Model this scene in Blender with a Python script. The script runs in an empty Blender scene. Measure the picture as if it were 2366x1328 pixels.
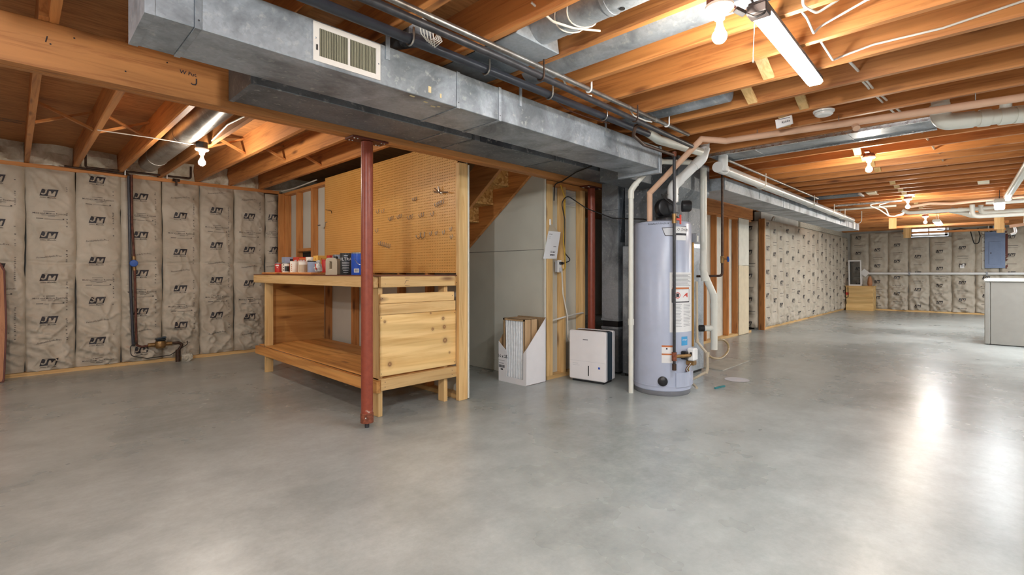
import bpy, bmesh, math, random
import numpy as np
from mathutils import Matrix, Vector
random.seed(11)
SC = bpy.context.scene
COL = SC.collection
PI = math.pi

# ------------------------------------------------------------------ camera, world, light, exposure
YAW = math.atan2(1117, 1134)                 # viewing direction, from the beam direction (+X) towards +Y
cam_d = bpy.data.cameras.new('camera'); cam = bpy.data.objects.new('camera', cam_d); COL.objects.link(cam)
cam.location = (0, 0, 1.2); cam.rotation_euler = (PI/2, 0, YAW - PI/2)
cam_d.sensor_width = 36; cam_d.lens = 36*1134/2366; cam_d.shift_y = -36/2366; cam_d.clip_start = .05
SC.camera = cam

w = bpy.data.worlds.new('daylight'); SC.world = w; w.use_nodes = True
w.node_tree.nodes['Background'].inputs[0].default_value = (.80, .90, 1, 1)
w.node_tree.nodes['Background'].inputs[1].default_value = 1.8

def area_lamp(name, loc, sx, sy, power, color=(1, .95, .88), rot=(0, 0, 0)):
    d = bpy.data.lights.new(name, 'AREA'); d.shape = 'RECTANGLE'; d.size = sx; d.size_y = sy
    d.energy = power; d.color = color
    o = bpy.data.objects.new(name, d); o.location = loc; o.rotation_euler = rot; COL.objects.link(o)
    return o
# fill lamps added out of view, strip-shaped, to brighten the basement
area_lamp('fill_strip', (0.0, -1.7, 2.36), 1.25, .25, 60, (.95, .98, 1))
def fill_point(loc, power, color=(.98, .985, 1)):
    d = bpy.data.lights.new('fill_bulb', 'POINT'); d.shadow_soft_size = .05; d.energy = power; d.color = color
    o = bpy.data.objects.new('fill_bulb', d); o.location = loc; COL.objects.link(o)
fill_point((-1.15, .45, 2.28), 78); fill_point((-2.3, 4.6, 2.30), 30)  # unseen point lights added as fill for walls, bench and joists
area_lamp('fill_strip', (5.2, -2.2, 2.36), 1.25, .25, 46, (.95, .98, 1))
area_lamp('fill_strip', (10.0, -2.6, 2.36), 1.25, .25, 92, (.95, .98, 1))
area_lamp('fill_strip', (15.5, -2.2, 2.36), 1.25, .25, 96, (.95, .98, 1))
EMIT_SHOP, EMIT_BULB = 36.0, 370.0

vs = SC.view_settings
vs.view_transform = 'Standard'; vs.look = 'None'; vs.exposure = 1.35; vs.gamma = 1.0; vs.use_curve_mapping = False
SC.cycles.max_bounces = 10; SC.cycles.diffuse_bounces = 6; SC.cycles.glossy_bounces = 4
SC.cycles.sample_clamp_indirect = 6.0
SC.cycles.use_denoising = True; SC.cycles.denoising_prefilter = 'ACCURATE'

# ------------------------------------------------------------------ materials
def S(r, g, b):
    f = lambda v: ((v/255+.055)/1.055)**2.4 if v > 10 else v/255/12.92
    return (f(r), f(g), f(b), 1)

class NT:
    def __init__(s, name):
        s.m = bpy.data.materials.new(name); s.m.use_nodes = True
        s.t = s.m.node_tree; s.b = s.t.nodes['Principled BSDF']
    def n(s, typ, **kw):
        nd = s.t.nodes.new(typ)
        for k, v in kw.items():
            if k.startswith('i_'): nd.inputs[k[2:].replace('_', ' ')].default_value = v
            else: setattr(nd, k, v)
        return nd
    def l(s, a, b): s.t.links.new(a, b)
    def coords(s, scale=(1, 1, 1), rnd=True):
        tc = s.n('ShaderNodeTexCoord'); out = tc.outputs['Object']
        if rnd:
            oi = s.n('ShaderNodeObjectInfo')
            mu = s.n('ShaderNodeMath', operation='MULTIPLY'); mu.inputs[1].default_value = 37.0
            s.l(oi.outputs['Random'], mu.inputs[0])
            ad = s.n('ShaderNodeVectorMath', operation='ADD')
            s.l(out, ad.inputs[0]); s.l(mu.outputs[0], ad.inputs[1]); out = ad.outputs[0]
        mp = s.n('ShaderNodeVectorMath', operation='MULTIPLY'); mp.inputs[1].default_value = scale
        s.l(out, mp.inputs[0]); return mp.outputs[0]
    def noise(s, vec, scale, detail=3, dist=0., rough=.5):
        n = s.n('ShaderNodeTexNoise'); n.inputs['Scale'].default_value = scale; n.inputs['Detail'].default_value = detail
        n.inputs['Distortion'].default_value = dist; n.inputs['Roughness'].default_value = rough
        s.l(vec, n.inputs['Vector']); return n.outputs['Fac']
    def ramp(s, fac, stops):
        r = s.n('ShaderNodeValToRGB'); e = r.color_ramp.elements
        while len(e) < len(stops): e.new(.5)
        for q, (p, c) in zip(e, stops): q.position = p; q.color = c
        s.l(fac, r.inputs[0]); return r.outputs[0]
    def mix(s, fac, a, b, mode='MIX'):
        m = s.n('ShaderNodeMix', data_type='RGBA', blend_type=mode)
        if isinstance(fac, (int, float)): m.inputs[0].default_value = fac
        else: s.l(fac, m.inputs[0])
        for v, i in ((a, 6), (b, 7)):
            if isinstance(v, tuple): m.inputs[i].default_value = v
            else: s.l(v, m.inputs[i])
        return m.outputs[2]
    def bump(s, h, strength=.2, dist=.01):
        b = s.n('ShaderNodeBump'); b.inputs['Strength'].default_value = strength; b.inputs['Distance'].default_value = dist
        s.l(h, b.inputs['Height']); s.l(b.outputs[0], s.b.inputs['Normal'])
    def set(s, color=None, rough=None, metal=None, coat=None, **kw):
        if color is not None:
            if isinstance(color, tuple): s.b.inputs['Base Color'].default_value = color
            else: s.l(color, s.b.inputs['Base Color'])
        if rough is not None:
            if isinstance(rough, (int, float)): s.b.inputs['Roughness'].default_value = rough
            else: s.l(rough, s.b.inputs['Roughness'])
        if metal is not None: s.b.inputs['Metallic'].default_value = metal
        if coat is not None: s.b.inputs['Coat Weight'].default_value = coat
        return s.m

M = {}
G4 = lambda v: (v, v, v, 1)
def plain(key, rgb, rough=.5, metal=0, var=.06, scale=9., bump=0.):
    t = NT(key); v = t.coords(); n = t.noise(v, scale, 4)
    c = S(*rgb); lo = tuple(x*(1-var*2) for x in c[:3])+(1,); hi = tuple(min(1, x*(1+var*2)) for x in c[:3])+(1,)
    t.set(t.ramp(n, [(.3, lo), (.7, hi)]), rough, metal)
    if bump: t.bump(n, bump, .004)
    M[key] = t.m
def wood(key, light, dark, knot, axis, rough=.55, knots=True, grain=1.0, wavy=0., spots=()):
    t = NT(key)
    sc = [26, 26, 26]; sc[axis] = 1.3
    v = t.coords(tuple(sc)); g = t.noise(v, 1.0*grain, 5, 1.2, .62)
    sb = [4, 4, 4]; sb[axis] = .55
    v2 = t.coords(tuple(sb)); b = t.noise(v2, 1.0, 2, .4)
    c = t.ramp(g, [(.28, S(*dark)), (.52, S(*light)), (.75, tuple(min(1, x*1.12) for x in S(*light)[:3])+(1,))])
    c = t.mix(.55, c, t.ramp(b, [(.3, G4(.55)), (.7, G4(1.08))]), 'MULTIPLY')
    if wavy:
        sw = [5, 5, 5]; sw[axis] = 1.0
        wv = t.n('ShaderNodeTexWave', wave_type='RINGS', rings_direction='SPHERICAL'); wv.inputs['Scale'].default_value = .55; wv.inputs['Distortion'].default_value = 7
        wv.inputs['Detail'].default_value = 3; wv.inputs['Detail Scale'].default_value = .7
        t.l(t.coords(tuple(sw)), wv.inputs['Vector'])
        c = t.mix(wavy, c, t.ramp(wv.outputs['Fac'], [(.25, (.72, .60, .42, 1)), (.6, G4(1.04))]), 'MULTIPLY')
    if knots:
        sk = [8, 8, 8]; sk[axis] = 2.0
        vk = t.coords(tuple(sk)); vo = t.n('ShaderNodeTexVoronoi'); vo.inputs['Scale'].default_value = 1.
        t.l(vk, vo.inputs['Vector'])
        k = t.ramp(vo.outputs['Distance'], [(.06, G4(.8)), (.14, G4(.4)), (.22, G4(0))])
        sep = t.n('ShaderNodeSeparateColor'); t.l(vo.outputs['Color'], sep.inputs[0])
        pick = t.ramp(sep.outputs[0], [(.50, G4(0)), (.54, G4(1))])
        c = t.mix(t.mix(1., k, pick, 'MULTIPLY'), c, S(*knot))
    for (px, py, pz, r) in spots:                                # single knots at fixed places of a panel
        d = t.n('ShaderNodeVectorMath', operation='DISTANCE'); d.inputs[1].default_value = (px, py, pz)
        t.l(t.coords((1, 1, 1), False), d.inputs[0])
        mu = t.n('ShaderNodeMath', operation='MULTIPLY'); mu.inputs[1].default_value = .25/r; t.l(d.outputs['Value'], mu.inputs[0])
        ad = t.n('ShaderNodeMath', operation='ADD'); t.l(mu.outputs[0], ad.inputs[0])
        nz = t.n('ShaderNodeMath', operation='MULTIPLY_ADD'); nz.inputs[1].default_value = .25; nz.inputs[2].default_value = -.12; t.l(b, nz.inputs[0]); t.l(nz.outputs[0], ad.inputs[1])
        c = t.mix(t.ramp(ad.outputs[0], [(.0, G4(.85)), (.10, G4(.45)), (.20, G4(.95)), (.28, G4(.45)), (.40, G4(.12)), (.7, G4(0))]), c, S(*knot))
    oi = t.n('ShaderNodeObjectInfo')
    c = t.mix(.8, c, t.ramp(oi.outputs['Random'], [(0, (.80, .78, .76, 1)), (.5, G4(1)), (1, (1.12, 1.1, 1.04, 1))]), 'MULTIPLY')
    t.set(c, rough); t.bump(g, .12, .003); M[key] = t.m
JL, JD, JK = (206, 140, 80), (166, 100, 52), (96, 50, 26)
for i, a in enumerate('xyz'):
    wood('joist_'+a, JL, JD, JK, i)
    wood('pine_'+a, (238, 200, 140), (214, 166, 102), (108, 62, 36), i, wavy=.18)
    wood('stud_'+a, (208, 142, 80), (172, 104, 52), (100, 56, 28), i)
    wood('ply_'+a, (240, 204, 140), (216, 168, 100), (104, 58, 36), i, grain=.6, wavy=.42)
for i, a in ((0, 'x'), (1, 'y')): wood('warm_ply_'+a, (226, 166, 94), (196, 130, 64), (110, 60, 32), i, grain=.6, wavy=.4)
wood('knotty_panel', (244, 208, 144), (222, 176, 108), (120, 72, 44), 0, grain=.5, wavy=.42, knots=False, spots=[(-.345, -1.4, .788, .012), (.257, -1.4, .775, .015), (.27, -1.4, .697, .016), (.14, -1.4, .687, .012), (.279, -1.4, .573, .022), (-.298, -1.4, .43, .02), (.331, -1.4, .455, .009), (.118, -1.4, .831, .008)])
wood('cardboard', (196, 164, 126), (180, 146, 108), (150, 116, 84), 2, knots=False)
wood('oak', (196, 138, 96), (168, 108, 70), (120, 70, 40), 2, knots=False)
plain('table_edge', (96, 40, 26), .5)

def galv(key, rgb, stain, metal=.35, rough=.45, amount=.75):
    t = NT(key); v = t.coords((1, 1, 1))
    big = t.noise(v, 2.3, 5, .6, .6); fine = t.noise(v, 24, 4, 0, .6)
    vo = t.n('ShaderNodeTexVoronoi'); vo.inputs['Scale'].default_value = 70; t.l(v, vo.inputs['Vector'])
    sep = t.n('ShaderNodeSeparateColor'); t.l(vo.outputs['Color'], sep.inputs[0])
    c = t.mix(.35, S(*rgb), t.ramp(sep.outputs[0], [(0, G4(.72)), (1, G4(1.15))]), 'MULTIPLY')
    c = t.mix(t.ramp(big, [(.44, G4(0)), (.64, G4(amount))]), c, S(*stain))
    c = t.mix(t.ramp(fine, [(.58, G4(0)), (.72, G4(.55))]), c, S(206, 208, 204))
    t.set(c, t.ramp(fine, [(.3, G4(rough-.08)), (.7, G4(rough+.12))]), metal); t.bump(fine, .06, .002); M[key] = t.m
galv('galvanized', (172, 180, 188), (88, 94, 98))
galv('galvanized_dull', (128, 134, 140), (84, 90, 96), .45, .5)
galv('duct_dark', (96, 104, 112), (60, 66, 74), .4, .5)
galv('foil', (206, 208, 210), (160, 162, 166), .85, .28, .4)
plain('silver_pipe', (206, 208, 206), .26, .35, var=.02, scale=3)
galv('steel_pipe', (158, 156, 152), (112, 98, 88), .8, .35)

def paper():
    t = NT('kraft_paper'); v = t.coords((1, 1, 1)); a = t.noise(v, 3.2, 5, .5, .6); f = t.noise(v, 90, 3)
    c = t.ramp(a, [(.25, S(172, 162, 146)), (.6, S(195, 186, 170)), (.85, S(208, 200, 187))])
    t.set(c, .62); t.bump(f, .1, .002); t.b.inputs['Specular IOR Level'].default_value = .35
    M['paper'] = t.m
paper()
plain('ink', (52, 50, 56), .6, var=.1, scale=40); plain('ink_soft', (92, 86, 84), .7, var=.1)
plain('paper_letter', (176, 166, 150), .6)

def concrete():
    t = NT('concrete'); v0 = t.coords((1, 1, 1), False)
    of = t.n('ShaderNodeVectorMath', operation='ADD'); of.inputs[1].default_value = (3.31, 7.77, .413); t.l(v0, of.inputs[0]); v = of.outputs[0]
    a = t.noise(v, .7, 5, 0, .6); b = t.noise(v, 4.5, 8, 0, .68); f = t.noise(v, 42, 5, 0, .7); m_ = t.noise(v, 13, 6, 0, .7)
    ms = t.n('ShaderNodeVectorMath', operation='MULTIPLY'); ms.inputs[1].default_value = (1.2, 4.0, 1.0); t.l(v, ms.inputs[0]); st = t.noise(ms.outputs[0], 1.6, 7, 0, .66)
    c = t.ramp(a, [(.0, S(96, 102, 102)), (.5, S(160, 166, 164)), (1., S(214, 220, 218))])
    c = t.mix(.6, c, t.ramp(b, [(.0, G4(.62)), (.5, G4(1.0)), (1., G4(1.3))]), 'MULTIPLY')
    c = t.mix(.45, c, t.ramp(st, [(.0, G4(.6)), (1., G4(1.38))]), 'MULTIPLY')
    c = t.mix(.6, c, t.ramp(m_, [(.0, G4(.70)), (1., G4(1.28))]), 'MULTIPLY')
    c = t.mix(.6, c, t.ramp(f, [(.0, G4(.74)), (1., G4(1.24))]), 'MULTIPLY')
    r = t.ramp(a, [(.25, G4(.24)), (.75, G4(.32))])
    t.set(c, r); t.b.inputs['Specular IOR Level'].default_value = .5; M['concrete'] = t.m
concrete()
def pegmat():
    t = NT('pegboard'); v = t.coords((1, 1, 1)); a = t.noise(v, 2.0, 4); f = t.noise(v, 120, 2)
    c = t.mix(.4, t.ramp(a, [(.3, S(214, 156, 80)), (.7, S(228, 174, 98))]), t.ramp(f, [(.3, G4(.9)), (.7, G4(1.06))]), 'MULTIPLY')
    t.set(c, .42); M['pegboard'] = t.m
pegmat()
def osb():
    t = NT('osb'); v = t.coords((1, 1, 1)); vo = t.n('ShaderNodeTexVoronoi'); vo.inputs['Scale'].default_value = 38
    d = t.coords((1, 2.2, 1)); t.l(d, vo.inputs['Vector'])
    sep = t.n('ShaderNodeSeparateColor'); t.l(vo.outputs['Color'], sep.inputs[0])
    t.set(t.ramp(sep.outputs[0], [(0, S(170, 118, 58)), (.5, S(210, 160, 92)), (1, S(232, 192, 128))]), .6); M['osb'] = t.m
osb()
def subfloor():
    t = NT('subfloor'); v = t.coords((1, 7, 1), False); g = t.noise(v, 5, 5, 1., .6); b = t.noise(t.coords((1, 1, 1), False), .8, 3)
    c = t.ramp(g, [(.3, S(150, 98, 54)), (.6, S(190, 136, 82))])
    t.set(t.mix(.5, c, t.ramp(b, [(.3, G4(.7)), (.7, G4(1.1))]), 'MULTIPLY'), .7); M['subfloor'] = t.m
subfloor()
def foam():
    t = NT('spray_foam'); v = t.coords((1, 1, 1)); n = t.noise(v, 9, 5, .6, .6)
    t.set(t.ramp(n, [(.3, S(200, 192, 168)), (.65, S(234, 230, 216))]), .8); t.bump(n, .8, .03); M['foam'] = t.m
foam()
plain('drywall', (206, 205, 193), .7, var=.03, scale=2.); plain('drywall_white', (226, 224, 212), .7, var=.03)
plain('cream', (222, 208, 178), .6, var=.03)
plain('foundation', (176, 176, 170), .8, var=.06, scale=3, bump=.2)
plain('pvc', (224, 224, 214), .32, var=.02); plain('pvc_bright', (236, 238, 238), .28, var=.02)
plain('tan_foam', (216, 176, 148), .6, var=.04); plain('vinyl', (160, 138, 100), .25)
plain('abs', (54, 56, 64), .38, var=.1); plain('black_iron', (58, 58, 62), .42, .3, var=.15, scale=30)
plain('black_plastic', (30, 31, 34), .35); plain('brass', (150, 118, 76), .4, .7, var=.15, scale=30)
plain('copper', (100, 62, 50), .6, .4, var=.2, scale=20); plain('gold_pipe', (176, 132, 70), .35, .6)
plain('bronze_dark', (72, 54, 44), .5, .5, var=.2, scale=25)
plain('wire_white', (222, 218, 208), .5); plain('wire_yellow', (206, 164, 52), .5); plain('wire_black', (26, 26, 28), .5)
plain('tank', (176, 184, 204), .30, .0, var=.02); plain('tank_dark', (120, 122, 128), .5)
plain('appliance_white', (238, 236, 238), .32, var=.01); plain('slate_plastic', (52, 68, 82), .3, var=.03)
plain('washer_body', (150, 148, 142), .4, var=.02); plain('washer_top', (214, 214, 210), .3, var=.02)
plain('panel_blue', (122, 140, 172), .45, var=.03); plain('red_plastic', (206, 58, 40), .4)
plain('blue_plastic', (34, 84, 168), .4); plain('label_white', (232, 232, 232), .5, var=.01)
plain('label_gray', (196, 198, 204), .5, var=.01)
plain('label_text', (120, 122, 128), .6); plain('label_orange', (196, 112, 60), .5); plain('label_blue', (70, 160, 214), .5)
plain('red_label', (188, 46, 40), .4, var=.05); plain('yellow_label', (228, 184, 88), .5, var=.04); plain('orange_red', (208, 70, 42), .5)
plain('can_white', (226, 222, 212), .4, var=.03); plain('can_gray', (128, 132, 138), .35, .5); plain('can_black', (44, 48, 50), .35)
plain('can_blue', (36, 84, 190), .3); plain('beige_plastic', (192, 178, 154), .4, var=.03); plain('jar_blue', (150, 164, 190), .3)
plain('filter_media', (236, 239, 242), .7, var=.04, scale=30); plain('filter_shadow', (120, 140, 166), .7)
plain('paper_sheet', (240, 240, 242), .6, var=.01); plain('porcelain', (236, 226, 212), .25, var=.01)
plain('rust', (132, 74, 52), .7, .2, var=.25, scale=40); plain('fixture_dark', (60, 54, 54), .5)
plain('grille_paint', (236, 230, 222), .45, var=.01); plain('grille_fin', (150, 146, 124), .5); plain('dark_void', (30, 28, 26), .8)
plain('hook_steel', (176, 172, 164), .3, .9); plain('label_tape', (224, 206, 160), .7); plain('teal', (52, 128, 134), .6)
plain('bag_clear', (206, 208, 204), .2, var=.2, scale=30); plain('mat_gray', (176, 172, 160), .8); plain('plate_white', (238, 238, 236), .4, var=.01)
plain('hardboard', (116, 66, 44), .45, var=.08); plain('stone_gray', (186, 182, 168), .9, var=.15, scale=30, bump=.5)
def red_paint():
    t = NT('red_oxide_paint'); v = t.coords((1, 1, 1)); n = t.noise(v, 26, 5, 0, .65)
    g = t.n('ShaderNodeTexCoord'); sp = t.n('ShaderNodeSeparateXYZ'); t.l(g.outputs['Object'], sp.inputs[0])
    low = t.ramp(sp.outputs[2], [(.0, G4(.22)), (.22, G4(0))])
    ad = t.n('ShaderNodeMath', operation='ADD'); t.l(n, ad.inputs[0]); t.l(low, ad.inputs[1])
    c = t.mix(t.ramp(ad.outputs[0], [(.70, G4(0)), (.76, G4(1))]), t.ramp(n, [(.3, S(134, 60, 42)), (.7, S(154, 74, 52))]), S(188, 160, 146))
    t.set(c, .36); M['red_paint'] = t.m
red_paint()
def emit(key, rgb, strength):
    t = NT(key); t.b.inputs['Base Color'].default_value = (.8, .8, .8, 1)
    t.b.inputs['Emission Color'].default_value = S(*rgb); t.b.inputs['Emission Strength'].default_value = strength; M[key] = t.m
emit('lamp_bulb', (255, 243, 226), EMIT_BULB); emit('lamp_strip', (244, 250, 255), EMIT_SHOP)
def glass():
    t = NT('glass'); t.set((.95, .97, 1, 1), .02); t.b.inputs['Transmission Weight'].default_value = 1.; t.b.inputs['IOR'].default_value = 1.1; M['glass'] = t.m
glass()
def screen():
    t = NT('insect_screen'); t.set(S(52, 58, 58), .5); t.b.inputs['Alpha'].default_value = .62; M['screen'] = t.m
screen()

# ------------------------------------------------------------------ mesh helpers
XF = {}
def parent_inv(o): return XF[o.name].inverted() if o is not None and o.name in XF else Matrix.Identity(4)

def fillet(pts, rad, n=6):
    P = [Vector(p) for p in pts]; out = [P[0]]
    for i in range(1, len(P)-1):
        a, b, c = P[i-1], P[i], P[i+1]; u = (a-b); v = (c-b); lu, lv = u.length, v.length; u.normalize(); v.normalize()
        ang = u.angle(v)
        if ang > PI-.05: out.append(b); continue
        d = min(rad/math.tan(ang/2), lu*.49, lv*.49); p, q = b+u*d, b+v*d
        for k in range(n+1):
            t = k/n; out.append(p*(1-t)**2+b*2*t*(1-t)+q*t*t)
    out.append(P[-1]); return out

class MB:
    def __init__(s): s.v = []; s.f = []; s.mi = []; s.cur = 0
    def face(s, ids): s.f.append(tuple(ids)); s.mi.append(s.cur)
    def box(s, x0, x1, y0, y1, z0, z1):
        b = len(s.v)
        s.v += [(x0, y0, z0), (x1, y0, z0), (x1, y1, z0), (x0, y1, z0), (x0, y0, z1), (x1, y0, z1), (x1, y1, z1), (x0, y1, z1)]
        for q in ((0, 3, 2, 1), (4, 5, 6, 7), (0, 1, 5, 4), (1, 2, 6, 5), (2, 3, 7, 6), (3, 0, 4, 7)): s.face([b+i for i in q])
        return s
    def bar(s, p, q, wd, ht, up=(0, 0, 1)):
        p, q, up = Vector(p), Vector(q), Vector(up); d = (q-p).normalized()
        if abs(d.dot(up.normalized())) > .999: up = Vector((0, 1, 0)) if abs(d.y) < .9 else Vector((1, 0, 0))
        r = d.cross(up).normalized(); u = r.cross(d)
        b = len(s.v)
        for e in (p, q):
            for i, j in ((-1, -1), (1, -1), (1, 1), (-1, 1)): s.v.append(tuple(e+r*(i*wd/2)+u*(j*ht/2)))
        for t in ((0, 1, 2, 3), (7, 6, 5, 4), (0, 4, 5, 1), (1, 5, 6, 2), (2, 6, 7, 3), (3, 7, 4, 0)): s.face([b+i for i in t])
        return s
    def tube(s, path, r, n=10, caps=True):
        P = [Vector(p) for p in path]; b = len(s.v); m = len(P)
        R = r if isinstance(r, (list, tuple)) else [r]*m
        T = [(P[min(i+1, m-1)]-P[max(i-1, 0)]).normalized() for i in range(m)]
        up = Vector((0, 0, 1)) if abs(T[0].z) < .9 else Vector((1, 0, 0)); nn = T[0].cross(up).normalized()
        for i in range(m):
            nn = (nn-T[i]*nn.dot(T[i])).normalized(); bb = T[i].cross(nn)
            for k in range(n):
                a = 2*PI*k/n; s.v.append(tuple(P[i]+(nn*math.cos(a)+bb*math.sin(a))*R[i]))
        for i in range(m-1):
            for k in range(n):
                k2 = (k+1) % n; s.face([b+i*n+k, b+i*n+k2, b+(i+1)*n+k2, b+(i+1)*n+k])
        if caps: s.face([b+k for k in range(n)][::-1]); s.face([b+(m-1)*n+k for k in range(n)])
        return s
    def lathe(s, prof, c=(0, 0, 0), axis=(0, 0, 1), n=24):
        ax = Vector(axis).normalized(); q = Vector((0, 0, 1)).rotation_difference(ax); b = len(s.v); c = Vector(c)
        for (r, z) in prof:
            for k in range(n):
                a = 2*PI*k/n; s.v.append(tuple(c+q @ Vector((r*math.cos(a), r*math.sin(a), z))))
        for i in range(len(prof)-1):
            for k in range(n):
                k2 = (k+1) % n; s.face([b+i*n+k, b+i*n+k2, b+(i+1)*n+k2, b+(i+1)*n+k])
        if prof[0][0] > 1e-5: s.face([b+k for k in range(n)][::-1])
        if prof[-1][0] > 1e-5: s.face([b+(len(prof)-1)*n+k for k in range(n)])
        return s
    def prism(s, poly, O, U, V, W):
        """polygon in (U,V) at O, extruded along vector W"""
        O, U, V, W = Vector(O), Vector(U), Vector(V), Vector(W); b = len(s.v); n = len(poly)
        for (x, y) in poly: s.v.append(tuple(O+U*x+V*y))
        for (x, y) in poly: s.v.append(tuple(O+U*x+V*y+W))
        s.face(list(range(b, b+n))[::-1]); s.face(range(b+n, b+2*n))
        for k in range(n): s.face([b+k, b+(k+1) % n, b+n+(k+1) % n, b+n+k])
        return s
    def patch(s, c, r, a0, a1, z0, z1, n=8):
        """strip of a cylinder wall: angles (rad) around centre c"""
        b = len(s.v)
        for k in range(n+1):
            a = a0+(a1-a0)*k/n
            for z in (z0, z1): s.v.append((c[0]+r*math.cos(a), c[1]+r*math.sin(a), z))
        for k in range(n): s.face([b+2*k, b+2*k+2, b+2*k+3, b+2*k+1])
        return s
    def add(s, verts, faces):
        b = len(s.v); s.v += [tuple(p) for p in verts]
        for f in faces: s.face([b+i for i in f])
        return s
    def build(s, name, mat, parent=None, smooth=False, bevel=0., angle=.6, structure=False, local=False):
        me = bpy.data.meshes.new(name)
        o = None
        if parent is not None:
            org = None; inv = Matrix.Identity(4) if local else parent_inv(parent)
            V = [inv @ Vector(p) for p in s.v]
        elif structure: V = s.v; org = (0, 0, 0)
        else:
            A = np.array(s.v); lo, hi = A.min(0), A.max(0); org = ((lo[0]+hi[0])/2, (lo[1]+hi[1])/2, lo[2])
            V = [tuple(p) for p in A-np.array(org)]
        me.from_pydata([tuple(p) for p in V], [], s.f)
        for m in (mat if isinstance(mat, (list, tuple)) else [mat]): me.materials.append(M[m])
        if any(s.mi): me.polygons.foreach_set('material_index', s.mi)
        if smooth:
            me.polygons.foreach_set('use_smooth', [True]*len(me.polygons))
            me.set_sharp_from_angle(angle=angle)
        me.update()
        o = bpy.data.objects.new(name, me); COL.objects.link(o)
        if parent is not None:
            o.parent = parent
            XF[o.name] = XF.get(parent.name, Matrix.Identity(4))
        else:
            o.location = org; XF[o.name] = Matrix.Translation(org)
        if bevel:
            md = o.modifiers.new('bevel', 'BEVEL'); md.width = bevel; md.segments = 1; md.limit_method = 'ANGLE'
        if structure: o['kind'] = 'structure'
        return o

def tag(o, label, cat, group=None):
    o['label'] = label; o['category'] = cat
    if group: o['group'] = group
    return o
def thing(name, label, cat, loc=(0, 0, 0), rotz=0., group=None):
    o = bpy.data.objects.new(name, None); COL.objects.link(o); o.location = loc; o.rotation_euler = (0, 0, rotz)
    o.empty_display_size = .05
    XF[o.name] = Matrix.Translation(loc) @ Matrix.Rotation(rotz, 4, 'Z')
    return tag(o, label, cat, group)
def kids(o): return [c for c in COL.objects if c.parent is o]
def dup(root, loc, rotz=None, label=None):
    r = root.copy(); COL.objects.link(r); r.location = loc
    if rotz is not None: r.rotation_euler = (0, 0, rotz)
    XF[r.name] = Matrix.Translation(loc) @ Matrix.Rotation(r.rotation_euler.z, 4, 'Z')
    if label: r['label'] = label
    for ch in kids(root):
        c = ch.copy(); COL.objects.link(c); c.parent = r; XF[c.name] = XF[r.name]
        for g in kids(ch):
            d = g.copy(); COL.objects.link(d); d.parent = c
    return r
def share(src, name, parent, loc):
    """another object with the same mesh, moved by loc (parent's frame)"""
    o = src.copy(); o.name = name; COL.objects.link(o); o.parent = parent; o.location = loc; return o

_TXT = {}
def text2d(txt, size=1., shear=0., bold=0., spacing=1., res=2):
    k = (txt, shear, bold, spacing, res)
    if k not in _TXT:
        cu = bpy.data.curves.new('lettering', 'FONT'); cu.body = txt; cu.size = 1; cu.shear = shear; cu.offset = bold
        cu.space_character = spacing; cu.resolution_u = res; cu.align_x = 'CENTER'; cu.align_y = 'CENTER'
        ob = bpy.data.objects.new('lettering', cu); COL.objects.link(ob)
        bpy.context.view_layer.update()
        me = bpy.data.meshes.new_from_object(ob.evaluated_get(bpy.context.evaluated_depsgraph_get()))
        vv = np.array([v.co[:2] for v in me.vertices]).reshape(-1, 2); ff = [tuple(p.vertices) for p in me.polygons]
        bpy.data.objects.remove(ob); bpy.data.curves.remove(cu); bpy.data.meshes.remove(me); _TXT[k] = (vv, ff)
    vv, ff = _TXT[k]; return vv*size, ff
def put_text(mb, txt, size, O, U, V, **kw):
    vv, ff = text2d(txt, size, **kw); O, U, V = Vector(O), Vector(U), Vector(V)
    mb.add([O+U*x+V*y for x, y in vv], ff); return mb
def cyl_text(mb, txt, size, c, r, a, z, **kw):
    vv, ff = text2d(txt, size, **kw); mb.add([(c[0]+r*math.cos(a+x/r), c[1]+r*math.sin(a+x/r), z+y) for x, y in vv], ff); return mb

# value noise
def _h(ix, iy, seed):
    n = (ix.astype(np.int64)*374761393+iy.astype(np.int64)*668265263+seed*974634777) & 0x7fffffff
    n = ((n ^ (n >> 13))*1274126177) & 0x7fffffff
    return ((n ^ (n >> 16)) & 0xffff)/65535.
def vn(x, y, seed=0):
    ix, iy = np.floor(x), np.floor(y); fx, fy = x-ix, y-iy; fx = fx*fx*(3-2*fx); fy = fy*fy*(3-2*fy)
    a, b, c, d = _h(ix, iy, seed), _h(ix+1, iy, seed), _h(ix, iy+1, seed), _h(ix+1, iy+1, seed)
    return (a*(1-fx)+b*fx)*(1-fy)+(c*(1-fx)+d*fx)*fy

# ------------------------------------------------------------------ floor, ceiling, outer walls
MB().box(-3.4, 19.6, -5.4, 8.4, -.12, 0).build('floor', 'concrete', structure=True)
ceiling = MB().box(-3.4, 19.6, -5.4, 8.4, 2.70, 2.74).build('ceiling', 'subfloor', structure=True)
PITCH = .4207
jr = MB().box(-.04, 0, -5.2, 3.62, 2.46, 2.70).build('joist', 'joist_y', ceiling); jr.location = (2.265-6*PITCH, 0, 0)
for k in range(-5, 40):
    x = 2.265+k*PITCH
    if x < 18.95: share(jr, 'joist', ceiling, (x, 0, 0))
jl = MB().box(-.04, 0, 3.34, 8.1, 2.46, 2.70).build('joist', 'joist_y', ceiling); jl.location = (.126-.4225, 0, 0)
for k in range(0, 7): share(jl, 'joist', ceiling, (.126+.4225*k, 0, 0))
MB().box(-3.2, -.30, 3.34, 3.38, 2.46, 2.70).build('joist', 'joist_x', ceiling)
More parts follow.
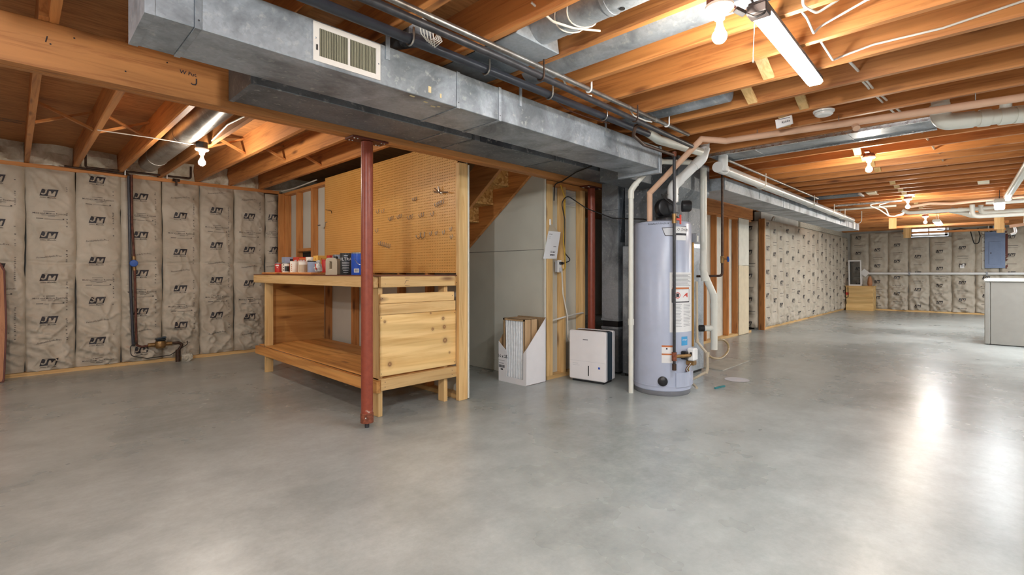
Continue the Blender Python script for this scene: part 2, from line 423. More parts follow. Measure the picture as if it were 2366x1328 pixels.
# cross bridging between the joists of the left bay
for k in range(0, 6):
    a = .126+.4225*k+.002; b = a+.4225-.044
    if k == 2:
        continue
    MB().bar((a, 5.84, 2.66), (b, 5.84, 2.49), .04, .02).build('bridging', 'stud_x', ceiling)
    MB().bar((a, 5.90, 2.49), (b, 5.90, 2.66), .04, .02).build('bridging', 'stud_x', ceiling)
# flat blocks between the joists of the long room
for k in (2, 3, 4, 5, 9, 10, 11, 12, 15, 16, 17, 18, 20, 22, 24):
    x = 2.265+k*PITCH
    yy = 1.06 if k not in (3, 5) else 1.30
    MB().bar((x+.002, yy, 2.655), (x+PITCH-.044, yy, 2.475), .065, .02).build('bridging', 'pine_x', ceiling)
for (x0, y0) in ((9.42, .12), (9.56, 1.42), (10.26, 1.02)):
    MB().box(x0, x0+.36, y0-.06, y0+.06, 2.462, 2.50).build('blocking', 'cream', ceiling)
for (x, y, s) in ((-.02, 6.9, 0), (.30, 4.6, 1), (.74, 4.7, 2), (1.60, 4.35, 3)):
    mb = MB()
    for i, tw in enumerate((.20, .12, .16)):
        mb.box(x-tw/2, x+tw/2, y+i*.05, y+i*.05+.014, 2.6985, 2.6995)
    mb.build('grade_stamp', 'ink_soft', ceiling)

# outer shell (foundation)
wall_left = MB().box(-3.4, 4.2, 8.06, 8.3, 0, 2.44).build('wall_left', 'foundation', structure=True)
MB().box(-3.4, 4.2, 8.12, 8.3, 2.44, 2.70).build('rim_board', 'foam', wall_left)
MB().box(4.2, 19.6, 8.06, 8.3, 0, 2.70).build('wall_rear', 'foundation', structure=True)
MB().box(-3.4, -3.2, -5.2, 8.06, 0, 2.70).build('wall_front', 'foundation', structure=True)
MB().box(-3.2, 19.4, -5.4, -5.2, 0, 2.70).build('wall_right', 'foundation', structure=True)
wall_back = MB()
WX = 19.12
wall_back.box(WX, 19.4, -5.2, .98, 0, 2.70).box(WX, 19.4, 1.86, 8.06, 0, 2.70).box(WX, 19.4, .98, 1.86, 0, 2.25).box(WX, 19.4, .98, 1.86, 2.60, 2.70)
wall_back = wall_back.build('wall_back', 'foundation', structure=True)

# plates and sills of the insulated left wall
MB().box(-3.2, 2.90, 7.94, 8.06, 2.41, 2.455).build('top_plate', 'joist_x', wall_left)
MB().box(-3.2, 2.90, 7.93, 8.06, 0, .042).build('sill_plate', 'pine_x', wall_left)
for k in range(0, 7):                                          # spray foam in the rim between the joists
    x0 = .126+.4225*(k-1)+.004; x1 = x0+.4225-.048
    n = 12; vv = []; ff = []
    for i in range(n+1):
        for j in range(7):
            u, v = i/n, j/6
            vv.append((x0+u*(x1-x0), 8.05-.10*float(vn(np.array(u*4+k*5.), np.array(v*3.), 3))-.05*math.sin(PI*u), 2.457+.243*v))
    for i in range(n):
        for j in range(6): ff.append((i*7+j, (i+1)*7+j, (i+1)*7+j+1, i*7+j+1))
    MB().add(vv, ff).build('foam_fill', 'foam', wall_left, smooth=True)
MB().box(-3.2, -.30, 7.98, 8.06, 2.457, 2.70).build('foam_fill', 'foam', wall_left)

# ------------------------------------------------------------------ insulation batts with their printing
GJ = [(.35, 1), (.90, 1), (.90, .9), (.80, .88), (.80, .3), (.65, .08), (.38, 0), (.1, .06), (0, .25), (.15, .33), (.27, .22), (.43, .2), (.53, .32), (.53, .88), (.35, .9)]
GM = [(0, 0), (.20, 0), (.20, .62), (.42, 0), (.56, 0), (.78, .62), (.76, 0), (1, 0), (1, 1), (.76, 1), (.5, .36), (.25, 1), (0, 1)]
def fine_glyph(poly):
    bm = bmesh.new(); bm.faces.new([bm.verts.new((p, q, 0)) for p, q in poly])
    bmesh.ops.triangulate(bm, faces=bm.faces[:]); bmesh.ops.subdivide_edges(bm, edges=bm.edges[:], cuts=2, use_grid_fill=True)
    bmesh.ops.triangulate(bm, faces=bm.faces[:]); bm.verts.index_update()
    out = ([(v.co.x, v.co.y) for v in bm.verts], [tuple(v.index for v in f.verts) for f in bm.faces]); bm.free(); return out
GJ, GM = fine_glyph(GJ), fine_glyph(GM)
def batt(parent, O, U, wd, z0, z1, seed, phase, nu=34, nv=150, bulge=.045, seam=True, detail=True, clip=None, crumple=1.):
    """one faced insulation batt: O = foot corner, U = direction along the wall; it swells towards N"""
    O, U = Vector(O), Vector(U); Nn = U.cross(Vector((0, 0, 1)))
    h = z1-z0
    u = np.linspace(0, wd, nu+1)[:, None]*np.ones((1, nv+1)); v = np.linspace(0, h, nv+1)[None, :]*np.ones((nu+1, 1))
    e = np.minimum(u, wd-u); t = np.clip(e/.085, 0, 1); t = np.sqrt(t*(2-t))
    wob = (vn(v*3.3, v*0+seed, seed+41)-.5)*.016+(vn(v*11, v*0+seed, seed+43)-.5)*.008
    ev = np.clip(np.minimum(v, h-v)/.05, 0, 1)
    f = bulge*t*(.55+.45*np.sin(PI*u/wd))*(.35+.65*ev)
    q = .5*vn(u*4+seed, v*3, seed+31)
    r1 = 1-np.abs(2*vn(u*7+v*2.2+seed*3.1+q, v*6+u*3, seed)-1); r2 = 1-np.abs(2*vn(u*6-v*5+seed+q, v*7+u*5, seed+5)-1)
    r3 = 1-np.abs(2*vn(u*13+v*6+seed, v*17-u*8+q, seed+9)-1); r4 = 1-np.abs(2*vn(u*4+seed+q, v*15+u*7+q*3, seed+13)-1)
    low = .55+.9*np.clip((1.5-v-z0)/1.5, 0, 1)
    patch_ = np.clip(2.2*vn(u*3+seed*1.7, v*2.2, seed+21)-.5, .12, 1.2)
    f = f+crumple*t*low*(.020*r1**4+.018*r2**5+patch_*(.012*r3**3+.020*r4**5))+.014*t*vn(u*3+seed, v*1.7, seed+2)
    if seam:
        f = f-.026*np.exp(-((v+z0-1.315-.012*np.sin(u*9+seed))/.014)**2)*t
    f = np.maximum(f, .002)
    P = lambda a, b, d: O+U*float(a)+Vector((0, 0, 1))*float(b)+Nn*float(d)
    us = u+wob*np.clip(1-e/.1, 0, 1)
    vv = [P(us[i, j], v[i, j], f[i, j]) for i in range(nu+1) for j in range(nv+1)]
    ff = [(i*(nv+1)+j, (i+1)*(nv+1)+j, (i+1)*(nv+1)+j+1, i*(nv+1)+j+1) for i in range(nu) for j in range(nv)]
    b = MB().add(vv, ff).build('insulation_batt', 'paper', parent, smooth=True, angle=3.2)
    def surf(a, c, off):
        x = min(max(a/wd*nu, 0), nu-1e-4); y = min(max(c/h*nv, 0), nv-1e-4); i, j = int(x), int(y); p, q = x-i, y-j
        d = (f[i, j]*(1-p)+f[i+1, j]*p)*(1-q)+(f[i, j+1]*(1-p)+f[i+1, j+1]*p)*q
        return P(a, c, d+off)
    cx = wd/2-.02
    ink = MB(); let = MB()
    def put(mb, verts, faces, x, y, off):
        if clip and (x < clip[0] or x > clip[1]): return
        mb.add([surf(min(max(x+p, .004), wd-.004), min(max(y+q, .004), h-.004), off) for p, q in verts], faces)
    def strip(mb, x, y, w_, h_, off=.004, nx=6, ny=1, sl=0.):
        vs_ = [(-w_/2+w_*i/nx+sl*(j/ny-.5), -h_/2+h_*j/ny) for i in range(nx+1) for j in range(ny+1)]
        fs = [(i*(ny+1)+j, (i+1)*(ny+1)+j, (i+1)*(ny+1)+j+1, i*(ny+1)+j+1) for i in range(nx) for j in range(ny)]
        put(mb, vs_, fs, x, y, off)
    STEP = .497
    n0 = int((phase-z1)/STEP)-1
    for k in range(-8, 9):
        z = phase+k*STEP-z0
        if .06 < z < h-.06:
            ink.cur = 0; strip(ink, cx, z, .142, .082, nx=12, ny=8, sl=.022); ink.cur = 1
            for gl, gx, gy, gw, gh in ((GJ, -.066, -.026, .056, .064), (GM, -.004, -.036, .060, .056)):
                put(let, [(gx+gw*p+.22*(gy+gh*q_), gy+gh*q_) for p, q_ in gl[0]], gl[1], cx, z, .0075)
            if detail:
                vt, ft = text2d('Johns Manville', .024, shear=.3, bold=.008, res=1); put(ink, vt, ft, cx-.008, z-.058, .004)
            else: strip(ink, cx-.008, z-.058, .13, .008)
        zm = z-.245 if k % 2 == 0 else z+10
        if .06 < zm < h-.06:
            if detail:
                vt, ft = text2d('Mold and Mildew Resistant', .0275, bold=.004, res=1); put(ink, vt, ft, cx+.01, zm, .004)
                strip(ink, cx+.0, zm+.026, .10, .005, nx=4); strip(ink, cx+.01, zm-.020, .15, .004, nx=5); strip(ink, cx+.02, zm-.032, .06, .004, nx=3)
                strip(ink, cx-.08, zm-.062, .06, .007, nx=3); strip(ink, cx+.04, zm-.066, .16, .004, nx=5); strip(ink, cx+.125, zm-.060, .014, .016, nx=1)
            else:
                strip(ink, cx+.01, zm, .24, .011, nx=8); strip(ink, cx+.01, zm-.06, .22, .006, nx=8)
        zf = z+.245 if k % 2 == 0 else z+10
        if .06 < zf < h-.05:
            if detail:
                vt, ft = text2d('Formaldehyde-Free', .0275, shear=.2, bold=.004, res=1)
                put(ink, [(p, q+.012*math.sin(p*17)-.2*p*p*2) for p, q in vt], ft, cx, zf, .004)
            else: strip(ink, cx, zf, .2, .010, nx=8)
    if detail:                                                   # stamped running code, reading upwards
        rr = random.Random(seed); zz = .35
        while zz < h-.15:
            if rr.random() < .5: strip(ink, wd-.085+.006*rr.random(), zz, .014, .005+.006*rr.random(), nx=1)
            zz += .022+.2*(rr.random() < .06)
    ink.build('printed_lettering', ('ink', 'ink_soft'), b); let.build('logo_letters', 'paper_letter', b)
    return b

X0B, WB = .088, .4357
ph = [2.25, 2.13, 2.34, 2.18, 2.47, 2.08, 2.03]
# which of the two alternating texts follows the first logo
for k in range(-1, 7):
    x = X0B+WB*(k-1)+.006
    p = ph[k] if k >= 0 else 2.1
    if k in (3, 4): p = p if k == 3 else 1.97
    batt(wall_left, (x, 7.985, .045), (1, 0, 0), WB-.002 if k < 6 else WB-.01, .045, 2.41, 20+k, p, crumple=1.35)
batt(wall_left, (X0B+WB*6+.006, 7.985, .045), (1, 0, 0), .20, .045, 2.39, 40, 2.04, nu=12, bulge=.07, clip=(.0, .2))

# ------------------------------------------------------------------ centre stud wall behind the bench
wall_center = MB().box(3.032, 3.046, 3.60, 7.98, .04, 2.42).build('wall_center', 'drywall', structure=True)
MB().box(2.94, 3.03, 3.60, 7.94, 0, .042).build('sole_plate', 'pine_y', wall_center)
MB().box(2.94, 3.03, 3.60, 7.94, 2.38, 2.42).build('top_plate', 'stud_y', wall_center)
for y in (4.10, 4.62, 5.14, 5.66, 6.40, 6.84, 7.36, 7.80):
    MB().box(2.94, 3.03, y, y+.042, .042, 2.38).build('stud', 'stud_z', wall_center, bevel=.003)
MB().box(2.85, 2.94, 7.82, 7.862, .0, 2.40).build('stud', 'stud_z', wall_center, bevel=.003)
MB().box(2.935, 3.03, 6.885, 7.355, 1.50, 1.54).build('blocking', 'stud_y', wall_center)
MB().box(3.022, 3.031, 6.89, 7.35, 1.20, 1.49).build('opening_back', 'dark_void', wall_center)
MB().box(2.905, 3.008, 3.55, 3.598, 0, 2.22).build('end_stud', 'pine_z', wall_center, bevel=.003)
MB().box(3.010, 3.026, 3.548, 3.597, 0.01, 2.21).build('drywall_edge', 'drywall_white', wall_center)

# pegboard with real holes
PB = thing('pegboard', 'tan brown perforated pegboard panel above the wooden workbench', 'pegboard', (2.925, 5.0, 1.19))
def pegboard():
    mb = MB(); y0, y1, z0, z1 = 3.602, 6.395, 1.19, 2.452; pt = .0269; ny = int((y1-y0)/pt); nz = int((z1-z0)/pt)
    py, pz = (y1-y0)/ny, (z1-z0)/nz; r = .0047; xf, xb = 2.927, 2.932
    V = []; F = []; idx = {}
    for i in range(ny+1):
        for j in range(nz+1): idx[(i, j)] = len(V); V.append((xf, y0+i*py, z0+j*pz))
    dirs = [(-1, -1), (1, -1), (1, 1), (-1, 1)]
    for i in range(ny):
        for j in range(nz):
            cy, cz = y0+(i+.5)*py, z0+(j+.5)*pz; b = len(V)
            for k in range(8):
                a = -3*PI/4+k*PI/4; V.append((xf, cy+r*math.cos(a), cz+r*math.sin(a)))
            for k in range(8):
                a = -3*PI/4+k*PI/4; V.append((xb, cy+r*math.cos(a), cz+r*math.sin(a)))
            cs = [idx[(i, j)], idx[(i+1, j)], idx[(i+1, j+1)], idx[(i, j+1)]]
            for q in range(4):
                h0, h1, h2 = b+2*q, b+2*q+1, b+(2*q+2) % 8
                c2 = cs[(q+1) % 4]; F += [(cs[q], h0, h1), (cs[q], h1, c2), (c2, h1, h2)]
            for k in range(8): F.append((b+k, b+(k+1) % 8, b+8+(k+1) % 8, b+8+k)[::-1])
    F = [f if len(f) == 4 else f[::-1] for f in F]
    return mb.add(V, F)
pegboard().build('perforated_sheet', 'pegboard', PB)
MB().box(2.937, 2.9395, 3.602, 6.395, 1.19, 2.452).build('back_sheet', 'hardboard', PB)

# stair wall, stairs
wall_stair = MB().box(4.12, 4.145, 3.55, 7.98, .0, 2.46).build('wall_stair', 'drywall', structure=True)
MB().box(4.1165, 4.1205, 3.56, 7.9, 1.446, 1.450).build('panel_joint', 'ink_soft', wall_stair)
MB().box(4.114, 4.1205, 3.56, 7.9, .003, .135).build('base_strip', 'drywall', wall_stair)
MB().box(4.106, 4.122, 3.535, 3.552, .02, 2.22).build('corner_edge', 'drywall_white', wall_stair)
ST = thing('staircase', 'open underside of wooden stairs with pine stringers and flake board steps', 'stairs', (3.6, 5.3, 0))
def stringer(x): return MB().prism([(3.62, 2.365), (3.62, 2.66), (3.75, 2.66), (7.0, .30), (7.0, 0), (6.87, 0)], (x, 0, 0), (0, 1, 0), (0, 0, 1), (.042, 0, 0))
for x in (3.06, 3.6, 4.07): stringer(x).build('stringer', 'joist_y', ST, bevel=.003)
for k in range(9):
    y = 3.80+k*.262; z = 2.43-k*.19
    MB().box(3.643, 4.069, y, y+.29, z-.045, z-.02).build('tread', 'osb', ST) if z > .3 else None
    MB().box(3.643, 4.069, y+.27, y+.285, z-.235, z-.046).build('riser', 'osb', ST) if z > .3 else None

# stub wall between the stairs and the furnace
wall_utility = MB().box(4.148, 4.95, 3.64, 3.655, .0, 2.22).build('wall_utility', 'drywall', structure=True)
MB().box(4.15, 4.95, 3.54, 3.638, 0, .042).build('sole_plate', 'pine_x', wall_utility)
MB().box(4.15, 4.95, 3.54, 3.638, 2.178, 2.218).build('top_plate', 'stud_x', wall_utility)
for x, w_ in ((4.15, .098), (4.44, .042), (4.80, .06)):
    MB().box(x, x+w_, 3.54, 3.638, .042, 2.178).build('stud', 'pine_z', wall_utility, bevel=.003)

# right-hand stud wall, its end and the long insulated wall
wall_studs = MB().box(7.0, 10.1, 3.56, 3.575, 0, 2.25).build('wall_studs', 'drywall_white', structure=True)
MB().box(7.0, 10.3, 3.46, 3.558, 0, .042).build('sole_plate', 'pine_x', wall_studs)
MB().box(7.0, 10.3, 3.46, 3.558, 2.19, 2.22).build('top_plate', 'stud_x', wall_studs)
for x in (7.35, 7.75, 8.15, 8.57, 9.12, 9.54):
    MB().box(x, x+.042, 3.46, 3.558, .042, 2.19).build('stud', 'stud_z', wall_studs, bevel=.003)
MB().box(9.587, 10.1, 3.44, 3.458, 0.01, 1.32).build('wall_panel', 'cream', wall_studs)
MB().box(9.587, 10.1, 3.44, 3.458, 1.325, 2.215).build('wall_panel', 'drywall_white', wall_studs)
wall_inner = MB().box(10.9, 19.12, 3.47, 3.6, 0, 2.46).build('wall_inner', 'foundation', structure=True)
MB().box(10.845, 10.885, 3.39, 3.50, 0, 2.30).build('end_stud', 'stud_z', wall_inner)
MB().box(10.886, 10.90, 3.385, 3.40, 0, 2.30).build('edge_strip', 'cream', wall_inner)
MB().box(10.9, 19.0, 3.42, 3.47, 0, .042).build('sill_plate', 'pine_x', wall_inner)
batt(wall_inner, (10.87, 3.82, .04), (0, -1, 0), .31, .04, 2.26, 61, 1.62, nu=12, nv=60, bulge=.06, seam=False, detail=False)
for k in range(18):
    x = 10.905+.4525*k
    batt(wall_inner, (x, 3.465, .045), (1, 0, 0), .451, .045, 2.30, 70+k, 2.2-.3*((k*7) % 5)/5, nu=16, nv=84, seam=k > 2, detail=False, crumple=.9)
MB().box(13.6, 18.2, 3.425, 3.47, 2.31, 2.46).build('top_gap_board', 'stone_gray', wall_inner)
MB().box(WX-.09, WX, -5.2, 3.4, 0, .042).build('sill_plate', 'pine_y', wall_back)
for k in range(13):
    y = 3.36-.492*k
    top = 2.42
    if 1.0 < y < 1.95 or .98 < y-.48 < 1.80: top = 2.22
    batt(wall_back, (WX-.02, y, .045), (0, -1, 0), .490, .045, top, 100+k, 2.30-.27*((k*3) % 4)/2, nu=16, nv=84, seam=False, detail=False, crumple=2.0)

# basement window
win = MB(); wy0, wy1, wz0, wz1 = .99, 1.85, 2.26, 2.59
win.box(WX-.10, WX+.06, wy0, wy1, wz0, wz0+.05).box(WX-.10, WX+.06, wy0, wy1, wz1-.04, wz1).box(WX-.10, WX+.06, wy0, wy0+.06, wz0, wz1).box(WX-.10, WX+.06, wy1-.06, wy1, wz0, wz1)
window = win.build('window_1', 'plate_white', structure=True)
MB().box(WX+.0, WX+.012, wy0+.06, wy1-.06, wz0+.05, wz1-.04).build('pane', 'glass', window)
MB().box(WX-.02, WX+.03, 1.40, 1.43, wz0+.05, wz1-.04).build('mullion', 'plate_white', window)

# ------------------------------------------------------------------ girder and columns
GB = thing('girder', 'long laminated wooden main beam running under the joists above the bench', 'beam', (3.5, 3.46, 2.22))
for i, y in enumerate((3.40, 3.441, 3.482)):
    MB().box(-3.2, 10.2, y, y+.0395, 2.22+.002*(i % 2), 2.459).build('ply', 'joist_x', GB, bevel=.002)
mb = MB(); put_text(mb, 'W Fut.', .032, (.725, 3.3985, 2.372), (1, 0, 0), (0, 0, 1), shear=.1, res=1, bold=.012)
mb.tube([(.765, 3.399, 2.352), (.765, 3.399, 2.325), (.76, 3.399, 2.315), (.745, 3.399, 2.313), (.738, 3.399, 2.320)], .0035, 5)
mb.build('handwriting', 'ink', GB)
mb = MB()
for x, z in ((.13, 2.35), (.43, 2.30), (.22, 2.41), (.62, 2.405)): mb.lathe([(.004, 0), (.004, .003)], (x, 3.40, z), (0, -1, 0), 6)
mb.bar((.118, 3.399, 2.385), (.112, 3.399, 2.355), .006, .004)
mb.build('nail', 'black_iron', GB)['kind'] = 'stuff'

def column(loc, label):
    t = thing('steel_column', label, 'column', loc, 0, 'steel columns under the girder')
    x, y, _ = loc
    MB().lathe([(.045, .045), (.045, 2.20)], (x, y, 0), n=28).build('shaft', 'red_paint', t, smooth=True)
    MB().lathe([(.017, 0), (.017, .046)], (x, y, 0), n=14).build('screw_foot', 'black_iron', t, smooth=True)
    MB().lathe([(.049, .04), (.049, .11), (.0455, .115)], (x, y, 0), n=28).build('foot_sleeve', 'rust', t, smooth=True)
    MB().box(x-.15, x+.15, y-.065, y+.065, 2.205, 2.219).build('top_plate', 'table_edge', t, bevel=.002)
    for dx in (-.125, -.10, .10, .125):
        for dy in (-.04, .04): MB().lathe([(.007, 0), (.005, .006), (0, .008)], (x+dx, y+dy, 2.205), (0, 0, -1), 8).build('bolt', 'hook_steel', t)
    MB().lathe([(.006, 0), (.006, .012), (.0, .014)], (x-.03, y-.037, .085), (-.6, -.8, 0), 8).build('set_screw', 'hook_steel', t)
    return t
column((1.915, 3.458, 0), 'rusty red steel column standing in front of the workbench')
column((4.87, 3.458, 0), 'dark red steel column behind the white dehumidifier')

# ------------------------------------------------------------------ sheet metal ducts
D1 = thing('supply_duct', 'large stained galvanized duct with a white grille under the joists', 'duct', (2.3, 2.43, 2.165))
def sections(xs, y0, y1, z0, z1, par, mat, drive='galvanized'):
    for a, b in zip(xs[:-1], xs[1:]):
        MB().box(a, b-.004, y0, y1, z0, z1).build('duct_section', mat, par, bevel=.003)
    for x in xs[1:-1]:
        m = MB().box(x-.004, x+.020, y0-.004, y1+.004, z0-.004, z1+.003)
        m.build('drive_cleat', drive, par, bevel=.001)
        MB().lathe([(.004, 0), (0, .003)], (x+.009, y0-.004, z0+.03), (0, -1, 0), 6).build('screw', 'black_iron', par)
sections([.345, .505, 1.825, 2.165, 4.25], 2.25, 2.61, 2.165, 2.372, D1, 'galvanized')
MB().box(.340, .372, 2.247, 2.613, 2.162, 2.375).build('end_flange', 'galvanized', D1)
MB().box(4.25, 4.30, 2.245, 2.70, 2.13, 2.385).build('end_collar', 'galvanized', D1, bevel=.004)
for x in (1.35, 2.35, 3.35):
    MB().box(x, x+.024, 2.244, 2.2495, 2.30, 2.459).build('hanger_strap', 'galvanized', D1)
for (x, y, z, a, b) in ((1.62, 2.2485, 2.20, .012, .035), (1.70, 2.2485, 2.19, .007, .024), (.52, 2.2485, 2.33, .02, .012)):
    MB().box(x, x+a*1.6, y, y+.0015, z, z+b).build('tape_scrap', 'label_tape', D1)
for (x, y, a) in ((1.52, 2.275, .03), (1.63, 2.30, .025), (1.70, 2.33, .03), (1.73, 2.31, .02)): MB().box(x, x+a, y, y+.012, 2.1635, 2.165).build('tape_scrap', 'label_tape', D1)
# grille on the duct
gx0, gx1, gz0, gz1, gy = .972, 1.318, 2.180, 2.362, 2.2435
GR = MB().box(gx0+.026, gx1-.026, gy+.0045, gy+.006, gz0+.026, gz1-.026).build('grille', 'dark_void', D1)
fr = MB(); fr.box(gx0, gx1, gy, gy+.006, gz0, gz0+.026).box(gx0, gx1, gy, gy+.006, gz1-.026, gz1).box(gx0, gx0+.028, gy, gy+.006, gz0+.026, gz1-.026).box(gx1-.024, gx1, gy, gy+.006, gz0+.026, gz1-.026)
xm = (gx0+gx1)/2+.002; fr.box(xm-.005, xm+.005, gy, gy+.006, gz0+.026, gz1-.026)
fr.build('grille_frame', 'grille_paint', GR)
fin = None
for i in range(17):
    for xs, xe in ((gx0+.03, xm-.006), (xm+.007, gx1-.026)):
        x = xs+(xe-xs)*(i+.5)/17
        if fin is None: fin = MB().bar((xs+(xe-xs)*.5/17, gy+.003, gz0+.026), (xs+(xe-xs)*.5/17, gy+.003, gz1-.026), .0045, .003).build('fin', 'grille_fin', GR); fx = xs+(xe-xs)*.5/17
        else: share(fin, 'fin', GR, (x-fx, 0, 0))
MB().box(gx0+.012, gx0+.018, gy-.004, gy, gz0+.05, gz0+.075).build('lever', 'black_plastic', GR)
for x, z in ((gx0+.010, 2.285), (gx1-.010, 2.262)): MB().lathe([(.004, 0), (0, .003)], (x, gy, z), (0, -1, 0), 8).build('screw', 'can_gray', GR)

D2 = thing('return_duct', 'dark shallow galvanized duct hugging the girder behind the larger duct', 'duct', (2.9, 3.19, 2.262))
sections([.94, 2.30, 2.58, 3.62, 5.5], 2.985, 3.385, 2.262, 2.455, D2, 'galvanized_dull', 'galvanized_dull')
MB().box(.935, .965, 2.982, 3.388, 2.259, 2.458).build('end_flange', 'galvanized_dull', D2)
MB().box(2.66, 3.02, 2.974, 2.984, 2.258, 2.36).build('patch_plate', 'duct_dark', D2)
tag(MB().tube(fillet([(4.03, 2.86, 2.252), (4.16, 3.15, 2.250), (4.28, 3.44, 2.205), (4.265, 3.53, 2.19), (4.262, 3.535, 2.0)], .08), .007, 8).build('cable', 'wire_black', smooth=True), 'dark cable sagging under the return duct to the stub wall', 'cable')

FU = thing('furnace', 'grey sheet metal furnace with plenum standing behind the water heater', 'furnace', (5.4, 2.8, 0))
MB().box(4.95, 5.90, 2.53, 3.08, .03, 1.50).build('cabinet', 'galvanized', FU, bevel=.008)
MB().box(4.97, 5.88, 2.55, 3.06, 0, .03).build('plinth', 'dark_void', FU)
MB().prism([(2.53, 1.502), (3.08, 1.502), (3.08, 2.455), (2.42, 2.455), (2.42, 2.12), (2.53, 1.95)], (5.0, 0, 0), (0, 1, 0), (0, 0, 1), (.8, 0, 0)).build('plenum', 'galvanized_dull', FU, bevel=.004)
MB().box(4.305, 4.998, 2.63, 2.95, 2.14, 2.44).build('takeoff', 'galvanized_dull', FU, bevel=.003)
MB().box(5.00, 5.80, 2.522, 2.529, 1.48, 1.53).build('seam_tape', 'foil', FU)
RD = thing('return_drop', 'tall grey galvanized return air box between red column and furnace', 'duct', (5.2, 3.29, 0))
MB().box(4.98, 5.5, 3.155, 3.385, .62, 2.258).build('upper_box', 'galvanized', RD, bevel=.003)
MB().box(4.99, 5.49, 3.165, 3.375, .55, .62).build('flexible_joint', 'black_plastic', RD)
MB().box(4.98, 5.5, 3.155, 3.385, .02, .55).build('lower_box', 'galvanized_dull', RD, bevel=.003)
MB().box(4.974, 5.506, 3.149, 3.389, .62, .645).build('joint_band', 'galvanized', RD)
MB().box(4.974, 5.506, 3.149, 3.389, .525, .55).build('joint_band', 'galvanized', RD)
MB().box(4.977, 4.982, 3.155, 3.385, 1.93, 1.935).build('seam', 'duct_dark', RD)
MB().prism([(3.154, 2.25), (3.154, 1.55), (3.09, 2.25)], (5.02, 0, 0), (0, 1, 0), (0, 0, 1), (.46, 0, 0)).build('transition', 'duct_dark', RD)

D3 = thing('trunk_duct', 'long light grey rectangular duct along the far insulated wall', 'duct', (9.5, 2.45, 2.16))
sections([5.82, 8.05, 8.35, 10.6, 10.75, 12.35, 12.6, 13.4, 13.75], 2.25, 2.66, 2.16, 2.305, D3, 'galvanized')
MB().box(13.05, 13.22, 2.235, 2.2455, 2.155, 2.31).build('end_patch', 'plate_white', D3)
for x in (7.0, 9.95, 11.8): MB().box(x, x+.024, 2.244, 2.2485, 2.18, 2.459).build('hanger_strap', 'galvanized', D3)

def round_duct(label, y0, y1, x, z, r, rings=(), boot=None, mat='galvanized'):
    t = thing('round_duct', label, 'duct', (x, (y0+y1)/2, z-r))
    n = 28; P = [(x, y0, z), (x, y1, z)]
    MB().tube(P, r, n).build('pipe', mat, t, smooth=True)
    for y in rings: MB().tube([(x, y-.012, z), (x, y+.012, z)], r+.004, n).build('joint_ring', mat, t, smooth=True)
    return t
r1 = round_duct('round sheet metal duct between the joists behind the left ceiling bulb', 3.55, 7.42, 1.165, 2.535, .105, (5.6, 6.9), mat='steel_pipe')
r2 = round_duct('round galvanized duct in the joist bay with a square boot beside the grille', -2.2, 1.80, 2.055, 2.565, .098, (1.62, 1.35))
MB().prism([(1.86, 2.462), (2.22, 2.462), (2.18, 2.66), (1.93, 2.66)], (0, 1.80, 0), (1, 0, 0), (0, 0, 1), (0, .40, 0)).build('boot', 'galvanized', r2, bevel=.004)
MB().box(1.86, 2.222, 2.2, 2.62, 2.465, 2.66).build('boot_tail', 'galvanized', r2)
MB().lathe([(.014, 0), (.014, .004)], (2.055, 1.28, 2.468), (0, 0, -1), 12).build('test_hole', 'dark_void', r2)
for i, y in enumerate((1.60, 1.52)):
    MB().tube([(2.055+.104*math.cos(a), y+.03*math.sin(a*2), 2.565+.104*math.sin(a)) for a in np.linspace(-2.9, -.2, 14)], .004, 6).build('loose_cable', 'wire_white', r2)
r3 = round_duct('wide round galvanized duct in the joist bay just beside the porcelain bulb', -.2, 2.25, 2.465, 2.592, .118, ())
round_duct('round galvanized duct peeking out of the fourth joist bay past the bulb', 1.42, 2.3, 3.74, 2.575, .105, ())
t = thing('round_duct', 'short crimped duct collar with wires above the black pipe', 'duct', (1.5, 2.4, 2.38))
MB().tube([(1.52, 2.18, 2.475), (1.52, 2.7, 2.60)], .07, 20).build('pipe', 'galvanized_dull', t, smooth=True)
MB().tube([(1.52, 2.18, 2.475), (1.52, 2.2, 2.48)], .074, 20).build('joint_ring', 'galvanized', t, smooth=True)
wl = MB()
for i in range(5):
    wl.tube([(1.42+.02*i, 2.05, 2.455), (1.44+.02*i, 2.06, 2.40-.006*i), (1.49+.012*i, 2.08, 2.385-.004*i), (1.53+.012*i, 2.07, 2.41), (1.56, 2.08, 2.455)], .0028, 6)
wl.build('loose_cable', 'wire_white', t, smooth=True)
PJ = thing('panned_return', 'flat sheet metal panel closing a joist bay beyond the tan pipe', 'duct', (5.43, 1.3, 2.43))
MB().box(5.235, 5.63, .36, 2.22, 2.448, 2.459).build('panel', 'galvanized', PJ)
MB().box(5.215, 5.245, .34, 2.20, 2.43, 2.459).build('edge_strip', 'foil', PJ)
MB().box(5.615, 5.645, .36, 2.20, 2.435, 2.447).build('edge_strip', 'foil', PJ)
for y in (1.75, .95): MB().box(5.245, 5.615, y, y+.006, 2.444, 2.448).build('seam', 'foil', PJ)
PK = thing('panned_return', 'dark metal panel in a far joist bay over the thin grey pipe', 'duct', (9.7, 1.9, 2.44))
MB().box(9.42, 9.78, 1.55, 2.6, 2.445, 2.459).build('panel', 'duct_dark', PK)
MB().box(9.42, 9.78, 1.53, 1.56, 2.43, 2.459).build('edge_strip', 'foil', PK)

